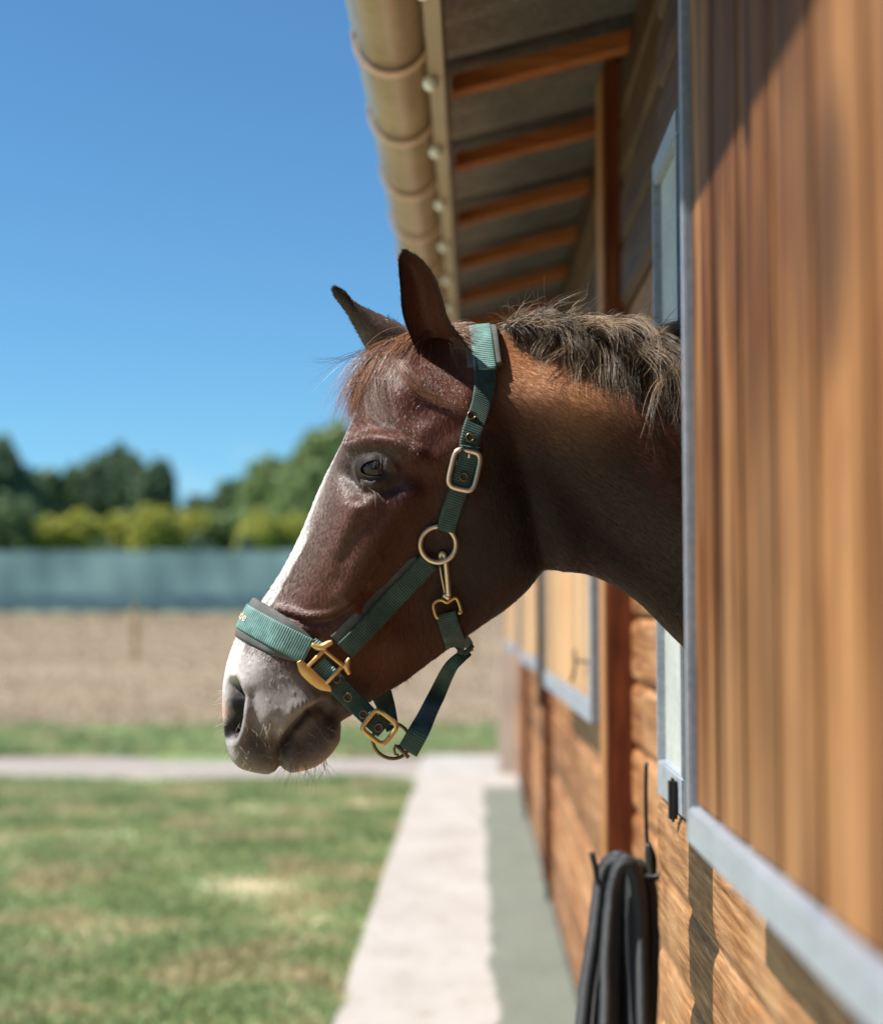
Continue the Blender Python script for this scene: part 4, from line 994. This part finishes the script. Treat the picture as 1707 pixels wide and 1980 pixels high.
# throat strap
Pk, Nk = surf([(862, 1184), (866, 1200), (876, 1235), (888, 1262)], 20, .009, flat=.8); ribbon('throat_strap', Pk, Nk, M2(40), .0035, M['web'])
def freeband(name, pts, widths, mat, nrm=(0, -1, 0), th=.003, par=None):
    n = 26; s3 = spline([(*p[:2], p[2]) for p in pts], n); Pq = [at(a_, b_, c_) for a_, b_, c_ in s3]
    wd = np.interp(np.linspace(0, 1, n), np.linspace(0, 1, len(widths)), widths); return ribbon(name, Pq, [Vector(nrm)] * n, [M2(w_) for w_ in wd], th, mat, par)
ysn = hit(888, 1240)[0].y
freeband('throat_strap', [(906, 1262, ysn + .012), (886, 1275, ysn + .004), (868, 1296, ysn + .01), (842, 1350, ysn + .03), (815, 1405, 1.885), (789, 1452, 1.885)], [16, 24, 27, 32, 37, 40, 41], M['web'], (-.1, -1, .1))
freeband('throat_strap', [(893, 1235, ysn + .01), (904, 1244, ysn + .03), (909, 1256, ysn + .05)], [26, 20, 12], M['web'])
freeband('strap_keeper', [(884, 1258, ysn - .006), (900, 1262, ysn + .002), (912, 1250, ysn + .02)], [9, 9, 9], M['web'])
b = MB(); b.tube([at(768, 1442, 1.885), at(790, 1465, 1.885)], M2(4), 8); b.tube([at(*q, 1.885) for q in [(771, 1460), (764, 1458), (762, 1448), (765, 1441), (772, 1443), (775, 1450)]], M2(2.5), 8)
hp(b.build('strap_end', M['bronze'], smooth=True))
# chin ring
y0_ = 1.885
pts = [at(a_, b_, y0_ + .01 * math.sin(k)) for k, (a_, b_) in enumerate([])]
b = MB(); cc_ = []
for k in range(40):
    a_ = 2 * math.pi * k / 40; ex, ey = 37 * math.cos(a_), 34 * math.sin(a_); rx, ry = ex * math.cos(.5) - ey * math.sin(.5), ex * math.sin(.5) + ey * math.cos(.5)
    cc_.append(at(757 + rx, 1432 + ry, y0_ + .004 + .006 * math.cos(a_)))
b.tube(cc_, M2(3.6), 10, closed=True); hp(b.build('ring', M['bronze'], smooth=True))
# jaw strap from the square to the chin buckle
ys_ = hit(640, 1310)[0].y - .010; yj = hit(690, 1350)[0].y - .006
freeband('jaw_strap', [(622, 1290, ys_ + .003), (650, 1322, ys_ - .001), (690, 1362, min(yj, ys_ + .012)), (718, 1390, y0_ - .008), (742, 1412, y0_ - .008)], [40, 40, 38, 36, 34], M['web_sunlit'] if False else M['web'], (-.15, -1, .25))
sq2 = freeband('jaw_strap', [(616, 1284, ys_ - .001), (640, 1310, ys_ - .004)], [36, 36], M['web_sunlit'], (-.15, -1, .3))
for (ex, ey) in ((652, 1312), (673, 1348), (703, 1381), (732, 1407)):
    f_ = (ex - 640) / 92; eyelet(ex, ey, 0, None, y=ys_ - .0045 + (y0_ - .0125 - (ys_ - .0045)) * f_)
buckle(rrect(734, 1406, 27, 25, R(38), .4), 734, 1406, 0, 3.6, M['brass'], y=y0_ - .014)
# far-side strap seen behind the chin
freeband('jaw_strap', [(735, 1335, 1.955), (748, 1370, 1.95), (760, 1412, 1.92)], [44, 36, 26], M['web'])
# brass square joining noseband, cheek strap and jaw strap
A, B_, C_, D_ = (627, 1257), (663, 1287), (630, 1322), (595, 1289)
b = MB(); lf = .0145; ctr = (628, 1290)
def bar(pts, r_):
    q, nn = planar(*ctr, lf, pts, .7); b.tube(q, [M2(a_ * 1.5) for a_ in r_] if hasattr(r_, '__len__') else M2(r_ * 1.5), 10)
bar([A, B_], 3.0); bar([B_, C_], 3.0); bar([D_, A], 3.0)
bar(spline([(603, 1246), (613, 1251), (624, 1251), (634, 1245), (643, 1241)], 10), [3, 3.5, 4.2, 4.6, 4.6, 4.6, 4.4, 4.2, 3.5, 3])
bar(spline([(676, 1272), (671, 1284), (671, 1293), (676, 1304)], 8), [2, 3.4, 4.2, 4.6, 4.6, 4.2, 3.4, 2.6]); bar([(663, 1287), (671, 1289)], 3.6); bar([(627, 1250), A], 4)
# crescent plate
oc = spline([(574, 1280), (580, 1300), (594, 1316), (612, 1330), (626, 1335), (642, 1337)], 18); ic = spline([(582, 1276), (594, 1284), (604, 1292), (616, 1304), (630, 1316), (640, 1327)], 18)
q1, nn = planar(*ctr, lf - .001, oc, .7); q2, _ = planar(*ctr, lf - .001, ic, .7)
up_ = nn * .003; base_n = len(b.V)
V = q1 + q2 + [p + up_ for p in q1] + [p + up_ for p in q2]; m = 18
Fc = [(i, i + 1, m + i + 1, m + i) for i in range(m - 1)] + [(2 * m + i, 3 * m + i, 3 * m + i + 1, 2 * m + i + 1) for i in range(m - 1)] + [(i, 2 * m + i, 2 * m + i + 1, i + 1) for i in range(m - 1)] + [(m + i, m + i + 1, 3 * m + i + 1, 3 * m + i) for i in range(m - 1)] + [(0, m, 3 * m, 2 * m), (m - 1, 3 * m - 1, 4 * m - 1, 2 * m - 1)]
b.add(V, Fc)
sqo = b.build('square_buckle', M['brass'], smooth=True); hp(sqo)
md = sqo.modifiers.new('b', 'BEVEL'); md.width = .0006; md.segments = 2; md.limit_method = 'ANGLE'; md.angle_limit = R(50)
# loop of webbing behind the square
freeband('strap_keeper', [(606, 1240, ys_ - .002), (618, 1252, ys_ - .004)], [16, 22], M['web_sunlit'], (-.4, -1, .6))
# small burnt hole in the noseband webbing
q, nn = planar(538, 1220, .0130, [(538 + 5 * math.cos(k) * (1 + .4 * math.sin(3 * k)), 1220 + 4.5 * math.sin(k) * (1 + .4 * math.cos(2 * k))) for k in [i * .524 for i in range(12)]], .3)
b = MB(); b.add(q + [sum(q, Vector()) / 12 + nn * .0002], [(i, (i + 1) % 12, 12) for i in range(12)]); o = b.build('worn_hole', M['iron']); hp(o)
# ================================================================== ROPE, HOOK AND CABLE ON THE WALL
rope = tag(empty('coiled_rope', (.25, 2.8, .9)), 'thick black braided rope hung in long loops on the wall beside the stall front', 'rope')
t = NT('black_rope'); tc = t.co((1, 1, 1)); wv = t.new('ShaderNodeTexWave'); wv.bands_direction = 'Z'; wv.inputs['Scale'].default_value = 70; wv.inputs['Distortion'].default_value = 1.5; t.link(tc, wv.inputs['Vector'])
t.base(t.mix(wv.outputs['Fac'], (.012, .014, .018), (.035, .042, .052))); t.set(Roughness=.55); t.bump(wv.outputs['Fac'], .8, .002); M['rope'] = t.m
YR = 2.72
loops = [
 ([(1118, 2120), (1130, 1940), (1150, 1800), (1163, 1700), (1178, 1668), (1196, 1660), (1214, 1674), (1222, 1720), (1224, 1800), (1230, 1960), (1232, 2120)], .00, 15),
 ([(1140, 2120), (1155, 1900), (1164, 1790), (1176, 1720), (1188, 1690), (1204, 1690), (1220, 1700), (1228, 1760), (1232, 1860), (1240, 2120)], .03, 14),
 ([(1165, 2120), (1172, 1960), (1174, 1840), (1182, 1745), (1190, 1700), (1200, 1672), (1216, 1668), (1228, 1690), (1236, 1742), (1240, 1840), (1244, 2120)], -.03, 14),
 ([(1190, 2120), (1190, 1960), (1194, 1830), (1200, 1740), (1212, 1690), (1226, 1672), (1240, 1678), (1254, 1702), (1262, 1760), (1262, 1860), (1252, 2120)], .02, 13),
 ([(1205, 2120), (1208, 1940), (1216, 1840), (1228, 1770), (1236, 1720), (1232, 1690), (1222, 1676), (1208, 1670), (1192, 1676), (1178, 1700), (1163, 1780), (1146, 1880), (1128, 2120)], .055, 13),
 ([(1222, 2120), (1232, 1950), (1246, 1860), (1248, 1780), (1240, 1720)], .05, 13),
]
for pts, dy, r_ in loops:
    b = MB(); s3 = spline(pts, 70); pr_ = [(a_, b_) for a_, b_ in s3]
    b.tube([at(a_ + random.gauss(0, .4), b_, YR + dy + .015 * math.sin(i * .12)) for i, (a_, b_) in enumerate(pr_)], r_ / F * YR, 14)
    o = b.build('rope_strand', M['rope'], smooth=True); reparent(o, rope)
b = MB(); b.tube([at(*q, YR) for q in spline([(1143, 1648), (1150, 1675), (1156, 1705), (1170, 1712), (1200, 1702), (1250, 1695)], 16)], .005, 8)
b.tube([at(1245, 1695, YR), Vector((XW + .01, YR + .0, at(1245, 1695, YR).z))], .007, 8)
sp_(b.build('rope_hook', M['iron'], smooth=True))
b = MB(); b.tube([at(a_, b_, 2.5) for a_, b_ in spline([(1249, 1474), (1248, 1530), (1249, 1600), (1252, 1640), (1254, 1668)], 20)], .0032, 8)
b.tube([at(a_, b_, 2.5) for a_, b_ in spline([(1252, 1630), (1258, 1660), (1262, 1690)], 8)], [.004, .006, .008, .009, .009, .008, .007, .006], 8)
tag(b.build('hanging_cable', M['iron'], smooth=True), 'thin dark cable hanging straight down the boards above the black rope', 'cable')
# ================================================================== FIELD
def wgrid(name, x0, x1, y, h, nx, nz, mat, parent, amp=.04):
    V = []
    for side in (0, .012):
        for i in range(nx + 1):
            x = x0 + (x1 - x0) * i / nx
            for j in range(nz + 1):
                s = j / nz; V.append((x, y + side + amp * math.sin(x * 1.3) * math.sin(s * 3) + amp * .5 * math.sin(x * 5.1 + s * 2), gz(y) + .06 + h * s - .04 * math.sin(x * 2.2) ** 2 * (j == nz)))
    Fc = []; N = (nx + 1) * (nz + 1)
    for L0 in (0, N):
        for i in range(nx):
            for j in range(nz): a0 = L0 + i * (nz + 1) + j; Fc.append((a0, a0 + 1, a0 + nz + 2, a0 + nz + 1))
    return mesh(name, V, Fc, mat, parent, True)
t = NT('teal_netting'); f = t.noise(t.co((1, 1, .15)), 1.6, 5, .65); g_ = t.noise(t.co((1, 1, 1)), .5, 3)
t.base(t.mix(t.ramp(g_, [(.4, (0, 0, 0)), (.7, (.5, .5, .5))]), t.ramp(f, [(.3, (.17, .30, .295)), (.5, (.22, .365, .355)), (.7, (.28, .43, .42))]), (.24, .40, .38))); t.set(Roughness=.8)
t.p.inputs['Transmission Weight'].default_value = 0; M['net'] = t.m
t = NT('dark_net_band'); f = t.noise(t.co((1, 1, .3)), 2, 4, .6); t.base(t.ramp(f, [(.3, (.08, .16, .18)), (.7, (.15, .26, .28))])); t.set(Roughness=.85); M['net2'] = t.m
t = NT('fence_timber'); f = t.noise(t.co(), 5, 4); t.base(t.ramp(f, [(.3, (.34, .2, .09)), (.7, (.46, .3, .15))])); t.set(Roughness=.8); M['fpost'] = t.m
net = tag(empty('net_fence', (0, 50, 1.23)), 'long teal netting windbreak fence across the far side of the dry field', 'fence')
reparent(wgrid('netting', -40, 14, 49.6, 1.98, 220, 8, M['net'], None), net)
reparent(wgrid('lower_band', -40, 14, 49.5, .52, 220, 3, M['net2'], None, .02), net)
proto = None
for k in range(19):
    x = -38 + k * 2.9
    if proto is None:
        b = MB(); b.tube([(0, 0, -.1), (0, 0, 2.02)], .045, 8); proto = b.build('fence_post', M['fpost']); o = proto
    else: o = proto.copy(); COL.objects.link(o)
    o.location = (x, 49.75, gz(49.7)); reparent(o, net)
wf = tag(empty('wire_fence', (-6, 29.5, gz(29.5))), 'thin timber posts with slack wire standing in the dry field', 'fence')
fp = [at(q, 1410, 21) for q in ()]
yp = 29.5
for px_ in (-60, 262, 590, 912):
    p = at(px_, 1180, yp); b = MB(); b.tube([(p.x, yp, gz(yp) - .05), (p.x + .01, yp, 1.5)], .05, 8); reparent(b.build('fence_post', M['fpost']), wf)
b = MB()
for z_ in (.75, 1.0, 1.25): b.tube([(at(-200, 1180, yp).x, yp - .04, z_ + .1), (at(900, 1180, yp).x, yp - .04, z_ + .1)], .004, 4)
reparent(b.build('wire', M['iron']), wf)
# foliage
def leafmat(name, c0, c1, c2, ns=.5, lo=.3, hi=.7):
    t = NT(name); gi = t.new('ShaderNodeNewGeometry'); nz = t.noise(t.co(), ns, 5)
    t.base(t.mix(.5, t.ramp(gi.outputs['Random Per Island'], [(0, c0), (.5, c1), (1, c2)]), t.ramp(nz, [(lo, c0), ((lo + hi) / 2, c1), (hi, c2)])))
    t.set(Roughness=.55); t.p.inputs['Specular IOR Level'].default_value = .3
    tr = t.new('ShaderNodeBsdfTranslucent'); mx = t.new('ShaderNodeMixShader'); mx.inputs[0].default_value = .4
    src = t.p.inputs['Base Color'].links[0].from_socket; t.link(src, tr.inputs[0]); t.link(t.p.outputs[0], mx.inputs[1]); t.link(tr.outputs[0], mx.inputs[2])
    t.link(mx.outputs[0], t.n['Material Output'].inputs['Surface']); return t.m
M['l_dark'] = leafmat('dark_foliage', (.06, .10, .06), (.11, .17, .095), (.16, .24, .14))
M['l_mid'] = leafmat('mid_foliage', (.07, .11, .05), (.12, .18, .08), (.18, .25, .12))
M['l_olive'] = leafmat('olive_foliage', (.13, .19, .075), (.20, .28, .11), (.28, .36, .16))
M['l_yel'] = leafmat('yellow_green_foliage', (.28, .31, .06), (.42, .43, .09), (.52, .50, .13))
t = NT('bark'); f = t.noise(t.co((6, 6, 1)), 3, 5); t.base(t.ramp(f, [(.3, (.05, .035, .025)), (.7, (.14, .10, .075))])); t.set(Roughness=.95); M['bark'] = t.m
def crown(name, blobs, nleaf, size, mat, parent, rng):
    C_ = []; 
    vol = np.array([b_[3] * b_[4] * b_[5] for b_ in blobs]) ** .67; vol /= vol.sum()
    cnt = (vol * nleaf).astype(int)
    for b_, n in zip(blobs, cnt):
        d = rng.normal(size=(n, 3)); d /= np.linalg.norm(d, axis=1, keepdims=True); r_ = rng.uniform(.55, 1.06, (n, 1)) ** .7
        lump = 1 + .16 * np.sin(d[:, :1] * 6 + b_[0]) * np.sin(d[:, 2:] * 7 + b_[2])
        C_.append(np.array(b_[:3]) + d * r_ * lump * np.array(b_[3:6]))
    C_ = np.concatenate(C_); n = len(C_); a_ = rng.normal(size=(n, 3)); a_ /= np.linalg.norm(a_, axis=1, keepdims=True); b2 = np.cross(a_, rng.normal(size=(n, 3))); b2 /= np.linalg.norm(b2, axis=1, keepdims=True)
    s_ = size * rng.uniform(.5, 1.3, (n, 1)); V = np.stack([C_ - a_ * s_, C_ - b2 * s_ * .6, C_ + a_ * s_, C_ + b2 * s_ * .6], 1).reshape(-1, 3)
    m_ = bpy.data.meshes.new(name); m_.vertices.add(len(V)); m_.vertices.foreach_set('co', V.astype(np.float32).ravel())
    m_.loops.add(n * 4); m_.loops.foreach_set('vertex_index', np.arange(n * 4, dtype=np.int32)); m_.polygons.add(n); m_.polygons.foreach_set('loop_start', np.arange(n, dtype=np.int32) * 4)
    m_.update(calc_edges=True); m_.materials.append(mat); o = bpy.data.objects.new(name, m_); COL.objects.link(o); reparent(o, parent); return o
def tree(px_, top, w_px, y, mat, label, name='tree', cat='tree', low=None, nleaf=5000, group=None, seed=1, size=.24):
    rng = np.random.default_rng(seed); c = at(px_, top, y); g0 = 1.21 if y > 50 else gz(y); h = c.z - g0; w = w_px / F * y / 2
    root = tag(empty(name, (c.x, y, g0)), label, cat, group)
    zlow = g0 + (h * .12 if low is None else low); blobs = []
    for k in range(11 if cat == 'tree' else 7):
        u = rng.uniform(-1, 1); v = rng.uniform(0, 1); rx = w * rng.uniform(.34, .52); rz = (c.z - zlow) * rng.uniform(.18, .28)
        zz = zlow + rz + (c.z - zlow - 2 * rz) * v; lim = (w - rx) * math.sqrt(max(.05, 1 - max(0, v - .35) ** 2 * 1.9))
        blobs.append((c.x + u * lim, y + rng.uniform(-.5, .5) * w, zz, rx, rx * .9, rz))
    blobs.append((c.x, y, c.z - h * .22, w * .5, w * .5, h * .22))
    crown('crown', blobs, nleaf, size, mat, root, rng)
    b = MB(); b.tube([(c.x, y, g0 - .1), (c.x + .1, y, g0 + h * .35), (c.x - .05, y + .1, g0 + h * .75)], [max(.12, w * .09), max(.08, w * .06), .04], 8)
    for k in range(4):
        an = rng.uniform(0, 6.28); b.tube([(c.x + .05, y, g0 + h * (.25 + .1 * k)), (c.x + math.cos(an) * w * .55, y + math.sin(an) * w * .5, g0 + h * (.45 + .1 * k))], [w * .05, .03], 6)
    reparent(b.build('trunk' if cat == 'tree' else 'stem', M['bark'], smooth=True), root); return root
gT = 'trees beyond the net fence'
tree(-15, 842, 260, 66, M['l_dark'], 'dark tall tree cut by the left edge of the photo', seed=2, group=gT, nleaf=9000)
tree(95, 905, 150, 73, M['l_mid'], 'low tree just right of the tall tree at the left edge', seed=3, group=gT, nleaf=6000)
tree(160, 893, 160, 76, M['l_mid'], 'leftmost crown of the middle clump, a rounded mid green tree', seed=4, group=gT, nleaf=7000)
tree(235, 862, 210, 74, M['l_dark'], 'highest dark green tree in the middle of the left background', seed=5, group=gT, nleaf=10000)
tree(312, 884, 120, 72, M['l_dark'], 'narrow dark tree on the right end of the middle clump', seed=6, group=gT, nleaf=6000)
tree(385, 958, 190, 80, M['l_dark'], 'lowest dark tree in the dip between the clumps', seed=7, group=gT, nleaf=5000)
tree(450, 928, 170, 76, M['l_mid'], 'dark tree at the left foot of the tall olive trees', seed=8, group=gT, nleaf=8000)
tree(528, 882, 220, 70, M['l_olive'], 'mid-height olive green tree left of the tallest one', seed=9, group=gT, nleaf=11000)
tree(640, 822, 290, 66, M['l_olive'], 'tallest olive green tree, rising beside the horse forehead', seed=10, group=gT, nleaf=16000)
tree(800, 790, 300, 68, M['l_olive'], 'olive green tree hidden mostly behind the horse head', seed=11, group=gT, nleaf=6000)
gS = 'yellow-green shrubs behind the net fence'
lab = ['yellow-green shrub at the left end of the row', 'yellow-green shrub second from the left end of the row', 'golden shrub with a gap on its right, under the dark tree', 'dense lime shrub below the middle clump of trees', 'tall lime shrub in the middle of the row', 'lime shrub right of the tallest one in the row', 'shrub with ochre tips below the olive trees', 'low lime shrub touching the horse nose in the view', 'green-yellow shrub behind the horse cheek']
for k, (px_, top, w_) in enumerate([(85, 1002, 150), (150, 992, 170), (225, 998, 150), (300, 978, 180), (372, 986, 160), (440, 992, 150), (505, 990, 170), (580, 998, 170), (670, 1005, 200)]):
    tree(px_, top, w_, 57 + (k % 3), M['l_yel'] if k != 5 else M['l_olive'], lab[k], 'shrub', 'shrub', .0, 6500, gS, 30 + k, .15)
for k, (px_, top, w_, lb_) in enumerate([(200, 1046, 70, 'small dark bush low in the left gap of the shrub row'), (382, 1030, 90, 'small dark bush in the middle of the shrub row'), (478, 1036, 70, 'small dark bush nearest the horse nose'), (20, 950, 130, 'dark olive bush at the left edge below the tall tree')]):
    tree(px_, top, w_, 55.5, M['l_dark'] if k < 3 else M['l_mid'], lb_, 'bush', 'bush', .05, 1500, 'dark bushes in the shrub row', 50 + k, .15)
# grass blades: lawn and verge
def grass(name, n, xr, yr, hh, mat, dens=1):
    rng = np.random.default_rng(5); X = rng.uniform(*xr, n * 2); Y = yr[0] + (yr[1] - yr[0]) * rng.uniform(0, 1, n * 2) ** 1.3
    nn = np.sin(X * 2.3 + 1) * np.sin(Y * 1.9) + .6 * np.sin(X * 5.7 + Y * 3.1) + .5 * np.sin(Y * 6.1 - X * 2); nn = nn * dens
    pxy = proj(np.stack([X, Y, np.zeros_like(X)], 1)); ok = (pxy[:, 0] > -160) & (pxy[:, 0] < 1000) & (nn + rng.normal(0, .9, len(X)) > -.5); X, Y = X[ok][:n], Y[ok][:n]; n = len(X)
    Z = np.array([gz(y) for y in Y]) + .008; h = hh * rng.uniform(.35, 1.25, n) * (1 + .5 * np.clip(nn[ok][:n], 0, 1.5)); a_ = rng.uniform(0, 2 * np.pi, n); w = .004 + .0035 * rng.uniform(0, 1, n)
    w = w * (1 + Y / 12); ln = rng.normal(0, .5, (n, 2)) * h[:, None]
    dx, dy = np.cos(a_) * w, np.sin(a_) * w
    V = np.stack([np.stack([X - dx, Y - dy, Z], 1), np.stack([X + dx, Y + dy, Z], 1), np.stack([X + ln[:, 0] * .4 + dx * .6, Y + ln[:, 1] * .4 + dy * .6, Z + h * .6], 1), np.stack([X + ln[:, 0], Y + ln[:, 1], Z + h], 1)], 1).reshape(-1, 3)
    m_ = bpy.data.meshes.new(name); m_.vertices.add(len(V)); m_.vertices.foreach_set('co', V.astype(np.float32).ravel()); m_.loops.add(n * 4); m_.loops.foreach_set('vertex_index', np.arange(n * 4, dtype=np.int32))
    m_.polygons.add(n); m_.polygons.foreach_set('loop_start', np.arange(n, dtype=np.int32) * 4); m_.update(calc_edges=True); m_.materials.append(mat); o = bpy.data.objects.new(name, m_); COL.objects.link(o); return tag(o, kind='stuff')
M['blade'] = leafmat('grass_blades', (.19, .29, .11), (.30, .41, .19), (.58, .45, .29), 1.7, .43, .59)
tag(grass('grass', 130000, (-5.2, PX - .005), (4.6, 12.35), .035, M['blade']), 'short patchy green grass beside the concrete path', 'grass')
tag(grass('verge_grass', 26000, (-9, 2.6), (14.3, 18.0), .06, M['blade']), 'strip of green grass along the far side of the gravel track', 'grass')
M['straw'] = leafmat('dry_stubble', (.25, .19, .12), (.34, .265, .17), (.44, .35, .235))
tag(grass('dry_stubble', 34000, (-16, 4), (18, 46), .045, M['straw'], 0), 'dry brown stubble covering the field', 'stubble')

# straw and blown leaves lying on the path
rng = np.random.default_rng(9); n = 420; b = MB()
for k in range(n):
    x = PX + .02 + .78 * rng.random(); y = 3.5 + 10 * rng.random() ** 1.2; a_ = rng.uniform(0, 6.28); l_ = rng.uniform(.008, .035); w_ = rng.uniform(.0012, .004)
    dx, dy = math.cos(a_) * l_, math.sin(a_) * l_; b.add([(x - dx, y - dy, .0365), (x - dy * w_ / l_, y + dx * w_ / l_, .0365), (x + dx, y + dy, .040), (x + dy * w_ / l_, y - dx * w_ / l_, .0365)], [(0, 1, 2, 3)])
tag(b.build('loose_straw', M['straw']), 'loose bits of straw scattered over the concrete path', 'straw', kind='stuff')
